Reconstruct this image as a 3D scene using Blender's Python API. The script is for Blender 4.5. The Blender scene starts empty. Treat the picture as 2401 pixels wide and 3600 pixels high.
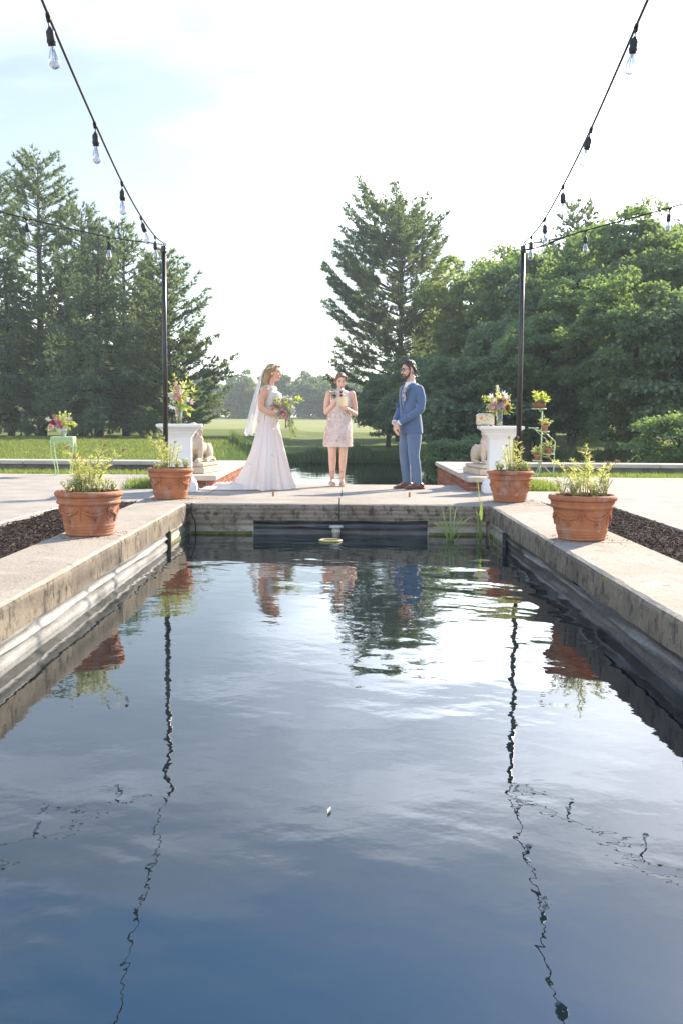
import bpy, bmesh, math, random
import numpy as np
from mathutils import Matrix, Vector, Euler

R = math.radians
rng = np.random.default_rng(7)
random.seed(7)
scene = bpy.context.scene
col = scene.collection

# ------------------------------------------------------------------ camera
cam_d = bpy.data.cameras.new('camera')
cam = bpy.data.objects.new('camera', cam_d)
col.objects.link(cam)
cam_d.sensor_fit = 'VERTICAL'
cam_d.sensor_height = 36.0
cam_d.lens = 35.0
cam_d.clip_start = 0.05
cam_d.clip_end = 4000
cam.location = (0, 0, 1.0)
cam.rotation_euler = (Matrix.Rotation(R(90 - 5.42), 4, 'X') @ Matrix.Rotation(R(0.38), 4, 'Z')).to_euler()
scene.camera = cam

# ------------------------------------------------------------------ sky, sun, exposure
SUN_EL, SUN_AZ = 28.5, 42.0          # elevation; degrees to the right of the view axis (+Y)
world = bpy.data.worlds.new('World')
scene.world = world
world.use_nodes = True
wn = world.node_tree; wn.nodes.clear()
def wnode(t, **k):
    n = wn.nodes.new(t)
    for a, b in k.items(): setattr(n, a, b)
    return n
wo = wnode('ShaderNodeOutputWorld'); wb = wnode('ShaderNodeBackground')
sky = wnode('ShaderNodeTexSky', sky_type='NISHITA', sun_disc=False)
sky.sun_elevation = R(SUN_EL); sky.sun_rotation = R(SUN_AZ)
sky.air_density = 1.0; sky.dust_density = 0.7; sky.ozone_density = 1.6
tc = wnode('ShaderNodeTexCoord')
sep = wnode('ShaderNodeSeparateXYZ'); wn.links.new(tc.outputs['Generated'], sep.inputs[0])
zz = wnode('ShaderNodeMath', operation='MAXIMUM'); wn.links.new(sep.outputs[2], zz.inputs[0]); zz.inputs[1].default_value = 0.0
zp = wnode('ShaderNodeMath', operation='ADD'); wn.links.new(zz.outputs[0], zp.inputs[0]); zp.inputs[1].default_value = 0.16
cx = wnode('ShaderNodeMath', operation='DIVIDE'); wn.links.new(sep.outputs[0], cx.inputs[0]); wn.links.new(zp.outputs[0], cx.inputs[1])
cy = wnode('ShaderNodeMath', operation='DIVIDE'); wn.links.new(sep.outputs[1], cy.inputs[0]); wn.links.new(zp.outputs[0], cy.inputs[1])
cmb = wnode('ShaderNodeCombineXYZ'); wn.links.new(cx.outputs[0], cmb.inputs[0]); wn.links.new(cy.outputs[0], cmb.inputs[1])
cmap = wnode('ShaderNodeMapping'); wn.links.new(cmb.outputs[0], cmap.inputs[0])
cmap.inputs['Location'].default_value = (34.4, 18.5, 0.0); cmap.inputs['Rotation'].default_value = (0, 0, R(-35)); cmap.inputs['Scale'].default_value = (0.55, 0.85, 1)
cn = wnode('ShaderNodeTexNoise'); cn.inputs['Scale'].default_value = 0.62; cn.inputs['Detail'].default_value = 7; cn.inputs['Roughness'].default_value = 0.52; cn.inputs['Distortion'].default_value = 0.35
wn.links.new(cmap.outputs[0], cn.inputs['Vector'])
cr = wnode('ShaderNodeMapRange', interpolation_type='SMOOTHSTEP'); wn.links.new(cn.outputs[0], cr.inputs[0])
cr.inputs[1].default_value = 0.45; cr.inputs[2].default_value = 0.64; cr.inputs[3].default_value = 0.0; cr.inputs[4].default_value = 0.9
blue = wnode('ShaderNodeHueSaturation'); blue.inputs['Saturation'].default_value = 1.3; blue.inputs['Value'].default_value = 1.05
wn.links.new(sky.outputs[0], blue.inputs['Color'])
pale = wnode('ShaderNodeHueSaturation'); pale.inputs['Saturation'].default_value = 0.60; pale.inputs['Value'].default_value = 0.60
wn.links.new(sky.outputs[0], pale.inputs['Color'])
veil = wnode('ShaderNodeMapRange', interpolation_type='SMOOTHSTEP'); wn.links.new(sep.outputs[2], veil.inputs[0])     # thin haze pales the lower sky
veil.inputs[1].default_value = 0.54; veil.inputs[2].default_value = 0.37; veil.inputs[3].default_value = 0.0; veil.inputs[4].default_value = 0.9
vmix = wnode('ShaderNodeMix', data_type='RGBA'); wn.links.new(veil.outputs[0], vmix.inputs[0]); wn.links.new(blue.outputs[0], vmix.inputs[6]); wn.links.new(pale.outputs[0], vmix.inputs[7])
cmix = wnode('ShaderNodeMix', data_type='RGBA'); wn.links.new(cr.outputs[0], cmix.inputs[0])
wn.links.new(vmix.outputs[2], cmix.inputs[6])
cmul = wnode('ShaderNodeMix', data_type='RGBA', blend_type='ADD'); cmul.inputs[0].default_value = 1.0
wn.links.new(sky.outputs[0], cmul.inputs[6]); cmul.inputs[7].default_value = (8.4, 8.0, 7.6, 1)
wn.links.new(cmul.outputs[2], cmix.inputs[7])
wn.links.new(cmix.outputs[2], wb.inputs[0]); wb.inputs[1].default_value = 0.145
wn.links.new(wb.outputs[0], wo.inputs[0])

sun_d = bpy.data.lights.new('sun', 'SUN'); sun = bpy.data.objects.new('sun', sun_d); col.objects.link(sun)
sun_d.energy = 5.0; sun_d.angle = R(0.6); sun_d.color = (1.0, 0.90, 0.75)
sv = Vector((math.sin(R(SUN_AZ)) * math.cos(R(SUN_EL)), math.cos(R(SUN_AZ)) * math.cos(R(SUN_EL)), math.sin(R(SUN_EL))))
sun.rotation_euler = sv.to_track_quat('Z', 'Y').to_euler()
sun.location = (40, 40, 40)

scene.view_settings.view_transform = 'Standard'
scene.view_settings.look = 'None'
scene.view_settings.gamma = 1.0
scene.view_settings.use_curve_mapping = False
scene.view_settings.exposure = 1.24
scene.cycles.max_bounces = 8
scene.cycles.diffuse_bounces = 4
scene.cycles.glossy_bounces = 4
scene.cycles.transparent_max_bounces = 12
scene.cycles.volume_bounces = 1
scene.cycles.use_denoising = True
scene.cycles.caustics_reflective = False
scene.cycles.caustics_refractive = False

# ------------------------------------------------------------------ mesh helpers
def A(*v): return np.array(v, float)
def nrm(v):
    v = np.asarray(v, float); n = np.linalg.norm(v, axis=-1, keepdims=True); return v / np.maximum(n, 1e-9)

class MB:
    def __init__(s): s.V = []; s.F = []; s.n = 0; s.T = None
    def add(s, V, F):
        V = np.asarray(V, float)
        if s.T is not None:
            V = V @ s.T[:3, :3].T + s.T[:3, 3]
        if isinstance(F, np.ndarray): s.F.append(F.astype(np.int64) + s.n)
        else:
            by = {}
            for f in F: by.setdefault(len(f), []).append(f)
            for k, fs in by.items(): s.F.append(np.array(fs, np.int64) + s.n)
        s.V.append(V); s.n += len(V)
        return s
    def box(s, x0, x1, y0, y1, z0, z1):
        V = [(x0, y0, z0), (x1, y0, z0), (x1, y1, z0), (x0, y1, z0), (x0, y0, z1), (x1, y0, z1), (x1, y1, z1), (x0, y1, z1)]
        return s.add(V, [(0, 3, 2, 1), (4, 5, 6, 7), (0, 1, 5, 4), (1, 2, 6, 5), (2, 3, 7, 6), (3, 0, 4, 7)])
    def bbox(s, x0, x1, y0, y1, z0, z1, b):
        """box with its top and side edges chamfered"""
        def ring(d, z): return [(x0 + d + b, y0 + d, z), (x1 - d - b, y0 + d, z), (x1 - d, y0 + d + b, z), (x1 - d, y1 - d - b, z), (x1 - d - b, y1 - d, z), (x0 + d + b, y1 - d, z), (x0 + d, y1 - d - b, z), (x0 + d, y0 + d + b, z)]
        return s.rings([ring(b, z0), ring(0, z0 + b), ring(0, z1 - b), ring(b * .3, z1 - b * .3), ring(b, z1)])
    def rings(s, rs, caps=True, closed=True):
        rs = [np.asarray(r, float) for r in rs]; n = len(rs[0]); V = np.concatenate(rs); m = len(rs)
        i = np.arange(n if closed else n - 1); j = (i + 1) % n
        F = [np.stack([k * n + i, k * n + j, (k + 1) * n + j, (k + 1) * n + i], 1) for k in range(m - 1)]
        s.add(V, np.concatenate(F))
        if caps:
            b = s.n - len(V)
            s.F.append(np.array([[b + q for q in range(n - 1, -1, -1)]], np.int64)); s.F.append(np.array([[b + (m - 1) * n + q for q in range(n)]], np.int64))
        return s
    def lathe(s, prof, n=32, c=(0, 0, 0), caps=True):
        a = np.arange(n) * 2 * np.pi / n
        return s.rings([np.stack([c[0] + r * np.cos(a), c[1] + r * np.sin(a), np.full(n, c[2] + z)], 1) for r, z in prof], caps)
    def sq(s, prof, c=(0, 0, 0), ch=.12):
        """square section swept up a profile of (half width, z)"""
        rs = []
        for h, z in prof:
            k = h * ch
            rs.append([(c[0] + x, c[1] + y, c[2] + z) for x, y in ((-h + k, -h), (h - k, -h), (h, -h + k), (h, h - k), (h - k, h), (-h + k, h), (-h, h - k), (-h, -h + k))])
        return s.rings(rs)
    def tube(s, P, r, n=6, caps=True, flat=1.0, up=None):
        P = np.asarray(P, float); m = len(P)
        r = np.full(m, r) if np.isscalar(r) else np.asarray(r, float)
        t = nrm(np.gradient(P, axis=0))
        u = np.cross(t[0], up if up is not None else (0, 0, 1.0))
        if np.linalg.norm(u) < 1e-3: u = np.cross(t[0], (0, 1.0, 0))
        u = nrm(u); a = np.arange(n) * 2 * np.pi / n; rs = []
        for k in range(m):
            u = nrm(u - t[k] * np.dot(u, t[k])); v = np.cross(t[k], u)
            rs.append(P[k] + r[k] * (np.cos(a)[:, None] * u + flat * np.sin(a)[:, None] * v))
        return s.rings(rs, caps)
    def limb(s, P, r, n=12, sub=4):
        """round-ended tapered limb through the joints P"""
        P = np.asarray(P, float); r = np.asarray(r, float)
        k = np.linspace(0, len(P) - 1, (len(P) - 1) * sub + 1)
        Q = np.stack([np.interp(k, np.arange(len(P)), P[:, i]) for i in range(3)], 1); q = np.interp(k, np.arange(len(P)), r)
        if len(Q) > 4:
            Q[1:-1] = .25 * Q[:-2] + .5 * Q[1:-1] + .25 * Q[2:]
        d0 = nrm(Q[0] - Q[1]); d1 = nrm(Q[-1] - Q[-2])
        Q = np.concatenate([[Q[0] + d0 * q[0] * .95, Q[0] + d0 * q[0] * .6], Q, [Q[-1] + d1 * q[-1] * .6, Q[-1] + d1 * q[-1] * .95]])
        q = np.concatenate([[q[0] * .3, q[0] * .8], q, [q[-1] * .8, q[-1] * .3]])
        return s.tube(Q, q, n)
    def ell(s, c, r, n=14, m=9, rot=None):
        th = np.linspace(0.06, np.pi - .06, m); a = np.arange(n) * 2 * np.pi / n; rs = []
        for t in th[::-1]:
            p = np.stack([r[0] * np.sin(t) * np.cos(a), r[1] * np.sin(t) * np.sin(a), np.full(n, r[2] * np.cos(t))], 1)
            if rot is not None: p = p @ np.array(Euler(rot).to_matrix()).T
            rs.append(p + np.asarray(c, float))
        return s.rings(rs)
    def loft(s, secs, n=24):
        """secs: (z, cx, cy, rx, ry[, power])"""
        a = np.arange(n) * 2 * np.pi / n; rs = []
        for q in secs:
            z, x, y, rx, ry = q[:5]
            rs.append(np.stack([x + rx * np.cos(a), y + ry * np.sin(a), np.full(n, z)], 1))
        return s.rings(rs)
    def leaves(s, C, D, Nn, L, W, fold=0.12):
        """N leaf quads with a point at both ends: base C, direction D, side from normal Nn"""
        C = np.asarray(C, float); D = nrm(D); S = nrm(np.cross(D, Nn)); U = np.cross(S, D)
        L = np.broadcast_to(np.asarray(L, float).reshape(-1, 1), (len(C), 1)); W = np.broadcast_to(np.asarray(W, float).reshape(-1, 1), (len(C), 1))
        a = C; b = C + D * L * .45 + S * W * .5 + U * L * fold; c = C + D * L - U * L * fold * .6; d = C + D * L * .45 - S * W * .5 + U * L * fold
        V = np.stack([a, b, c, d], 1).reshape(-1, 3); i = np.arange(len(C))[:, None] * 4
        return s.add(V, i + np.array([[0, 1, 2, 3]]))
    def tris(s, C, D, Nn, L, W):
        C = np.asarray(C, float); D = nrm(D); S = nrm(np.cross(D, Nn))
        L = np.broadcast_to(np.asarray(L, float).reshape(-1, 1), (len(C), 1)); W = np.broadcast_to(np.asarray(W, float).reshape(-1, 1), (len(C), 1))
        V = np.stack([C - S * W * .5, C + S * W * .5, C + D * L], 1).reshape(-1, 3); i = np.arange(len(C))[:, None] * 3
        return s.add(V, i + np.array([[0, 1, 2]]))
    def mesh(s, name, smooth=False):
        me = bpy.data.meshes.new(name)
        V = np.concatenate(s.V) if s.V else np.zeros((0, 3))
        me.vertices.add(len(V)); me.vertices.foreach_set('co', V.astype(np.float32).ravel())
        tot = np.concatenate([np.full(len(f), f.shape[1]) for f in s.F]); loops = np.concatenate([f.ravel() for f in s.F])
        me.loops.add(len(loops)); me.loops.foreach_set('vertex_index', loops.astype(np.int32))
        st = np.concatenate([[0], np.cumsum(tot)[:-1]])
        me.polygons.add(len(tot)); me.polygons.foreach_set('loop_start', st.astype(np.int32))
        try: me.polygons.foreach_set('loop_total', tot.astype(np.int32))
        except Exception: pass
        me.polygons.foreach_set('use_smooth', np.full(len(tot), bool(smooth)))
        me.update(calc_edges=True); me.validate()
        return me

def link(name, me, mat=None, parent=None, loc=(0, 0, 0), rz=0.0, rot=None, sc=None):
    o = bpy.data.objects.new(name, me); col.objects.link(o)
    o.location = loc; o.rotation_euler = rot if rot is not None else (0, 0, rz)
    if sc is not None: o.scale = (sc, sc, sc) if np.isscalar(sc) else sc
    if parent is not None: o.parent = parent
    if mat is not None and me is not None and not me.materials: me.materials.append(mat)
    return o
def obj(name, mb, mat, parent=None, smooth=False, **k):
    return link(name, mb.mesh(name, smooth) if isinstance(mb, MB) else mb, mat, parent, **k)
def tag(o, label=None, cat=None, group=None, kind=None):
    if label: o['label'] = label
    if cat: o['category'] = cat
    if group: o['group'] = group
    if kind: o['kind'] = kind
    return o
def thing(name, label, cat, loc=(0, 0, 0), rz=0.0, group=None):
    return tag(link(name, None, None, None, loc, rz), label, cat, group)
def struct(o): o['kind'] = 'structure'; return o
def copy_tree(o, parent=None):
    c = o.copy(); col.objects.link(c); c.parent = parent
    for ch in list(o.children): copy_tree(ch, c)
    return c
def fuse(mb, voxel=.008, smooth=4, fac=.5):
    """one continuous surface out of overlapping shapes"""
    me = mb.mesh('fuse'); o = bpy.data.objects.new('fuse', me); col.objects.link(o)
    m = o.modifiers.new('r', 'REMESH'); m.mode = 'VOXEL'; m.voxel_size = voxel; m.use_smooth_shade = True
    if smooth: q = o.modifiers.new('s', 'SMOOTH'); q.iterations = smooth; q.factor = fac
    dg = bpy.context.evaluated_depsgraph_get(); dg.update()
    out = bpy.data.meshes.new_from_object(o.evaluated_get(dg))
    bpy.data.objects.remove(o); bpy.data.meshes.remove(me)
    out.polygons.foreach_set('use_smooth', np.ones(len(out.polygons), bool))
    return out
def bez(pts, n=12):
    """smooth curve through points (Catmull-Rom)"""
    P = np.asarray(pts, float); P = np.concatenate([[2 * P[0] - P[1]], P, [2 * P[-1] - P[-2]]]); out = []
    for i in range(1, len(P) - 2):
        t = np.linspace(0, 1, n, endpoint=False)[:, None]
        a, b, c, d = P[i - 1], P[i], P[i + 1], P[i + 2]
        out.append(.5 * (2 * b + (c - a) * t + (2 * a - 5 * b + 4 * c - d) * t ** 2 + (3 * b - a - 3 * c + d) * t ** 3))
    return np.concatenate(out + [[P[-2]]])
def rdir(n, g=None):
    return nrm((g or rng).normal(size=(n, 3)))

# ------------------------------------------------------------------ materials
MATS = {}
def newmat(name):
    m = bpy.data.materials.new(name); m.use_nodes = True; nt = m.node_tree; nt.nodes.clear(); MATS[name] = m
    out = nt.nodes.new('ShaderNodeOutputMaterial')
    def N(t, **k):
        n = nt.nodes.new(t)
        for a, b in k.items():
            if a.startswith('i_'):
                key = a[2:].replace('_', ' ')
                n.inputs[key].default_value = b
            else: setattr(n, a, b)
        return n
    def Lk(a, b): nt.links.new(a, b)
    return m, nt, out, N, Lk
def c4(c): return (c[0], c[1], c[2], 1)
def noise_fac(N, Lk, co, scale, detail=4, rough=.55, lo=.35, hi=.65, stretch=None, dist=0.0):
    v = co
    if stretch is not None:
        mp = N('ShaderNodeMapping'); Lk(co, mp.inputs[0]); mp.inputs['Scale'].default_value = stretch; v = mp.outputs[0]
    n = N('ShaderNodeTexNoise'); n.inputs['Scale'].default_value = scale; n.inputs['Detail'].default_value = detail; n.inputs['Roughness'].default_value = rough; n.inputs['Distortion'].default_value = dist
    Lk(v, n.inputs['Vector'])
    r = N('ShaderNodeMapRange', interpolation_type='SMOOTHSTEP'); Lk(n.outputs[0], r.inputs[0]); r.inputs[1].default_value = lo; r.inputs[2].default_value = hi
    return r.outputs[0]
def mixc(N, Lk, fac, a, b, blend='MIX'):
    m = N('ShaderNodeMix', data_type='RGBA', blend_type=blend)
    if isinstance(fac, (int, float)): m.inputs[0].default_value = fac
    else: Lk(fac, m.inputs[0])
    for s, v in ((6, a), (7, b)):
        if isinstance(v, (tuple, list)): m.inputs[s].default_value = c4(v)
        else: Lk(v, m.inputs[s])
    return m.outputs[2]
def pm(name, c1, c2=None, rough=.6, scale=8, layers=(), bump=0.0, bscale=40, metallic=0.0, spec=.5, space='Object', lo=.35, hi=.65, stretch=None, sheen=0, bdetail=4, isl=0.0, coat=0.0):
    """principled surface: two noise-mixed colours, further (colour, scale, lo, hi, stretch) layers of wear, bump"""
    if name in MATS: return MATS[name]
    m, nt, out, N, Lk = newmat(name)
    t = N('ShaderNodeTexCoord'); co = t.outputs['Object']
    if space == 'World':
        co = N('ShaderNodeNewGeometry').outputs['Position']
    b = N('ShaderNodeBsdfPrincipled'); b.inputs['Roughness'].default_value = rough; b.inputs['Metallic'].default_value = metallic; b.inputs['Specular IOR Level'].default_value = spec
    if coat: b.inputs['Coat Weight'].default_value = coat
    if sheen: b.inputs['Sheen Weight'].default_value = sheen
    cur = c1
    if c2 is not None: cur = mixc(N, Lk, noise_fac(N, Lk, co, scale, lo=lo, hi=hi, stretch=stretch), c1, c2)
    for L in layers:
        cur = mixc(N, Lk, noise_fac(N, Lk, co, L[1], 6, .65, L[2], L[3], L[4] if len(L) > 4 else None), cur, L[0])
    if isl:
        g = N('ShaderNodeNewGeometry'); oi = N('ShaderNodeObjectInfo')
        ad = N('ShaderNodeMath', operation='ADD'); Lk(g.outputs['Random Per Island'], ad.inputs[0]); Lk(oi.outputs['Random'], ad.inputs[1])
        fr = N('ShaderNodeMath', operation='FRACT'); Lk(ad.outputs[0], fr.inputs[0])
        mr = N('ShaderNodeMapRange'); Lk(fr.outputs[0], mr.inputs[0]); mr.inputs[3].default_value = 1 - isl; mr.inputs[4].default_value = 1 + isl
        hs = N('ShaderNodeHueSaturation'); Lk(mr.outputs[0], hs.inputs['Value'])
        if isinstance(cur, (tuple, list)): hs.inputs['Color'].default_value = c4(cur)
        else: Lk(cur, hs.inputs['Color'])
        cur = hs.outputs[0]
    if isinstance(cur, (tuple, list)): b.inputs['Base Color'].default_value = c4(cur)
    else: Lk(cur, b.inputs['Base Color'])
    if bump:
        n = N('ShaderNodeTexNoise'); n.inputs['Scale'].default_value = bscale; n.inputs['Detail'].default_value = bdetail
        v = co
        if stretch is not None:
            mp = N('ShaderNodeMapping'); Lk(co, mp.inputs[0]); mp.inputs['Scale'].default_value = stretch; v = mp.outputs[0]
        Lk(v, n.inputs['Vector'])
        bp = N('ShaderNodeBump'); bp.inputs['Strength'].default_value = bump; bp.inputs['Distance'].default_value = .02
        Lk(n.outputs[0], bp.inputs['Height']); Lk(bp.outputs[0], b.inputs['Normal'])
    Lk(b.outputs[0], out.inputs[0])
    return m
def leafmat(name, c1, c2, tr=(.25, .32, .04), trans=.4, scale=.5, isl=.25, rough=.55, gloss=.06):
    """leaf or petal: diffuse, light shining through it, a little gloss; each leaf its own tone"""
    if name in MATS: return MATS[name]
    m, nt, out, N, Lk = newmat(name)
    g = N('ShaderNodeNewGeometry')
    f = noise_fac(N, Lk, g.outputs['Position'], scale, 3, .5, .3, .7)
    c = mixc(N, Lk, f, c1, c2)
    mr = N('ShaderNodeMapRange'); Lk(g.outputs['Random Per Island'], mr.inputs[0]); mr.inputs[3].default_value = 1 - isl; mr.inputs[4].default_value = 1 + isl
    hs = N('ShaderNodeHueSaturation'); Lk(mr.outputs[0], hs.inputs['Value']); Lk(c, hs.inputs['Color'])
    d = N('ShaderNodeBsdfDiffuse'); Lk(hs.outputs[0], d.inputs[0])
    t = N('ShaderNodeBsdfTranslucent'); t.inputs[0].default_value = c4(tr)
    mx = N('ShaderNodeMixShader'); mx.inputs[0].default_value = trans; Lk(d.outputs[0], mx.inputs[1]); Lk(t.outputs[0], mx.inputs[2])
    gl = N('ShaderNodeBsdfGlossy'); gl.inputs['Roughness'].default_value = rough; gl.inputs[0].default_value = (.8, .85, .8, 1)
    m2 = N('ShaderNodeMixShader'); m2.inputs[0].default_value = gloss; Lk(mx.outputs[0], m2.inputs[1]); Lk(gl.outputs[0], m2.inputs[2])
    Lk(m2.outputs[0], out.inputs[0])
    return m
def glassmat(name, tint=(1, 1, 1), base=.08):
    if name in MATS: return MATS[name]
    m, nt, out, N, Lk = newmat(name)
    tr = N('ShaderNodeBsdfTransparent'); tr.inputs[0].default_value = c4(tint)
    gl = N('ShaderNodeBsdfGlossy'); gl.inputs['Roughness'].default_value = .02
    lw = N('ShaderNodeLayerWeight'); lw.inputs[0].default_value = .35
    mr = N('ShaderNodeMapRange'); Lk(lw.outputs['Fresnel'], mr.inputs[0]); mr.inputs[3].default_value = base; mr.inputs[4].default_value = .8
    mx = N('ShaderNodeMixShader'); Lk(mr.outputs[0], mx.inputs[0]); Lk(tr.outputs[0], mx.inputs[1]); Lk(gl.outputs[0], mx.inputs[2])
    Lk(mx.outputs[0], out.inputs[0])
    return m
def cloth(name, c, c2=None, trans=.0, tr=None, rough=.8, scale=6, alpha=0.0, sheen=.2, isl=0):
    if name in MATS: return MATS[name]
    m, nt, out, N, Lk = newmat(name)
    co = N('ShaderNodeTexCoord').outputs['Object']
    b = N('ShaderNodeBsdfPrincipled'); b.inputs['Roughness'].default_value = rough; b.inputs['Specular IOR Level'].default_value = .2; b.inputs['Sheen Weight'].default_value = sheen
    cur = mixc(N, Lk, noise_fac(N, Lk, co, scale, 3, .5, .35, .65), c, c2 or c)
    Lk(cur, b.inputs['Base Color']); sh = b.outputs[0]
    if trans:
        t = N('ShaderNodeBsdfTranslucent'); t.inputs[0].default_value = c4(tr or c)
        mx = N('ShaderNodeMixShader'); mx.inputs[0].default_value = trans; Lk(sh, mx.inputs[1]); Lk(t.outputs[0], mx.inputs[2]); sh = mx.outputs[0]
    if alpha:
        t = N('ShaderNodeBsdfTransparent'); mx = N('ShaderNodeMixShader'); mx.inputs[0].default_value = alpha; Lk(sh, mx.inputs[1]); Lk(t.outputs[0], mx.inputs[2]); sh = mx.outputs[0]
    Lk(sh, out.inputs[0])
    return m
# ------------------------------------------------------------------ ground, lawn, meadow
def smooth01(t): t = np.clip(t, 0, 1); return t * t * (3 - 2 * t)
def shore_far(x): return 54.5 - 1.3 * np.maximum(0, x - 3.0) - .15 * np.maximum(0, -x - 2)
def shore_left(y): return -2.2 - .05 * (y - 20) + .25 * np.sin(y * .35)
def terr(x, y):
    x = np.asarray(x, float); y = np.asarray(y, float)
    base = np.interp(y, [18, 22, 52, 58, 100, 167, 240, 330, 500, 900], [-.4, -1.0, -1.3, -1.15, -.95, -.6, .1, .85, 1.25, 1.0])
    left = np.interp(y, [18, 30, 66, 100, 167, 240, 330, 500, 900], [-.12, -.25, -.45, -.6, -.5, .1, .85, 1.25, 1.0])
    w = smooth01((-x - 3.2) / 4.0)
    z = base * (1 - w) + left * w
    right = np.interp(y, [18, 24, 60, 120, 330, 500, 900], [-.4, -.9, -.7, -.4, .85, 1.25, 1.0])
    w2 = smooth01((x - 7) / 4.0)
    z = z * (1 - w2) + right * w2
    # pond basin
    d = np.minimum(np.minimum(shore_far(x) - y, y - 21.5), np.minimum(x - shore_left(y), 7.6 - x))
    dip = smooth01((d + 1.0) / 2.0)
    z = z * (1 - dip) + (-2.2) * dip
    inside = (np.abs(x) < 13.8) & (y < 18.2)
    z = np.where(inside, -1.6, z)
    z = np.where((np.abs(x) >= 13.8) & (y < 18), -.12, z)
    return z + .03 * np.sin(x * .31 + 1) * np.sin(y * .23) * (y > 19)
gx = np.unique(np.concatenate([np.linspace(-900, -60, 30), np.linspace(-60, -14.1, 40), [-13.8], np.linspace(-13.7, 13.7, 80), [13.8], np.linspace(14.1, 60, 40), np.linspace(60, 900, 30)]))
gy = np.unique(np.concatenate([np.linspace(-900, -20, 20), np.linspace(-20, 18.1, 12), [18.2], np.linspace(18.3, 60, 120), np.linspace(60, 170, 80), np.linspace(170, 1500, 90)]))
X, Y = np.meshgrid(gx, gy); Z = terr(X, Y)
nx, ny = len(gx), len(gy)
i = np.arange(nx - 1)[None, :] + np.arange(ny - 1)[:, None] * nx; i = i.ravel()
mb = MB(); mb.add(np.stack([X.ravel(), Y.ravel(), Z.ravel()], 1), np.stack([i, i + 1, i + 1 + nx, i + nx], 1))
def lawn_mat():
    """mown lawn near the terrace, paler hay meadow beyond the pond lawn"""
    m, nt, out, N, Lk = newmat('lawn_grass'); co = N('ShaderNodeNewGeometry').outputs['Position']
    b = N('ShaderNodeBsdfPrincipled'); b.inputs['Roughness'].default_value = .9; b.inputs['Specular IOR Level'].default_value = .1
    cur = mixc(N, Lk, noise_fac(N, Lk, co, .22, 5, .6, .35, .65), (.10, .14, .026), (.165, .18, .038))
    cur = mixc(N, Lk, noise_fac(N, Lk, co, .9, 6, .65, .52, .75), cur, (.15, .14, .045))
    cur = mixc(N, Lk, noise_fac(N, Lk, co, 3.0, 5, .6, .5, .8), cur, (.04, .07, .015))
    sp = N('ShaderNodeSeparateXYZ'); Lk(co, sp.inputs[0]); n = N('ShaderNodeTexNoise'); n.inputs['Scale'].default_value = .06; Lk(co, n.inputs['Vector'])
    ad = N('ShaderNodeMath', operation='MULTIPLY_ADD'); Lk(n.outputs[0], ad.inputs[0]); ad.inputs[1].default_value = 36; Lk(sp.outputs[1], ad.inputs[2])
    mr = N('ShaderNodeMapRange', interpolation_type='SMOOTHSTEP'); Lk(ad.outputs[0], mr.inputs[0]); mr.inputs[1].default_value = 140; mr.inputs[2].default_value = 152
    hay = mixc(N, Lk, noise_fac(N, Lk, co, .12, 5, .6, .35, .65), (.21, .235, .075), (.27, .26, .10))
    cur = mixc(N, Lk, mr.outputs[0], cur, hay); Lk(cur, b.inputs['Base Color'])
    n2 = N('ShaderNodeTexNoise'); n2.inputs['Scale'].default_value = 30; n2.inputs['Detail'].default_value = 4; Lk(co, n2.inputs['Vector'])
    bp = N('ShaderNodeBump'); bp.inputs['Strength'].default_value = .8; bp.inputs['Distance'].default_value = .02; Lk(n2.outputs[0], bp.inputs['Height']); Lk(bp.outputs[0], b.inputs['Normal'])
    Lk(b.outputs[0], out.inputs[0]); return m
m_lawn = lawn_mat()
struct(obj('lawn', mb, m_lawn, smooth=True))

# pond
def water_mat(name, deep, rough=.015):
    m, nt, out, N, Lk = newmat(name)
    b = N('ShaderNodeBsdfPrincipled'); b.inputs['Base Color'].default_value = c4(deep); b.inputs['Roughness'].default_value = rough; b.inputs['IOR'].default_value = 1.85; b.inputs['Specular IOR Level'].default_value = .5
    co = N('ShaderNodeNewGeometry').outputs['Position']
    n = N('ShaderNodeTexNoise'); Lk(co, n.inputs['Vector']); n.inputs['Scale'].default_value = 14; n.inputs['Detail'].default_value = 2
    bp = N('ShaderNodeBump'); bp.inputs['Strength'].default_value = .05; bp.inputs['Distance'].default_value = .01; Lk(n.outputs[0], bp.inputs['Height']); Lk(bp.outputs[0], b.inputs['Normal'])
    Lk(b.outputs[0], out.inputs[0]); return m
def ripples(x0, x1, y0, y1, z, step, waves, seed, slope, ang=0.0, spread=.7):
    g = np.random.default_rng(seed)
    xs = np.linspace(x0, x1, int((x1 - x0) / step) + 1); ys = np.linspace(y0, y1, int((y1 - y0) / step) + 1)
    X, Y = np.meshgrid(xs, ys); H = np.zeros_like(X)
    for lam, wgt in waves:
        for k in range(7):
            a = ang + g.normal(0, spread); lm = lam * g.uniform(.8, 1.25); q = 2 * np.pi / lm
            H += wgt * slope / q * np.sin(q * (X * np.sin(a) + Y * np.cos(a)) + g.uniform(0, 6.28)) / np.sqrt(3.5)
    env = .6 + .5 * np.sin(X * .9 + Y * .37 + 1) * np.sin(Y * .53 - X * .4 + 2) + .25 * np.sin(X * 2.1 - Y * 1.3)
    H *= np.clip(env, .25, 1.3)
    nx = len(xs); i = (np.arange(nx - 1)[None, :] + np.arange(len(ys) - 1)[:, None] * nx).ravel()
    mb = MB(); mb.add(np.stack([X.ravel(), Y.ravel(), z + H.ravel()], 1), np.stack([i, i + 1, i + 1 + nx, i + nx], 1)); return mb
struct(obj('pond_water', ripples(-8, 12, 21, 56, -1.5, .16, ((1.1, .5), (.6, .5)), 3, .022), water_mat('pond_water', (.012, .022, .012)), smooth=True))

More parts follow.
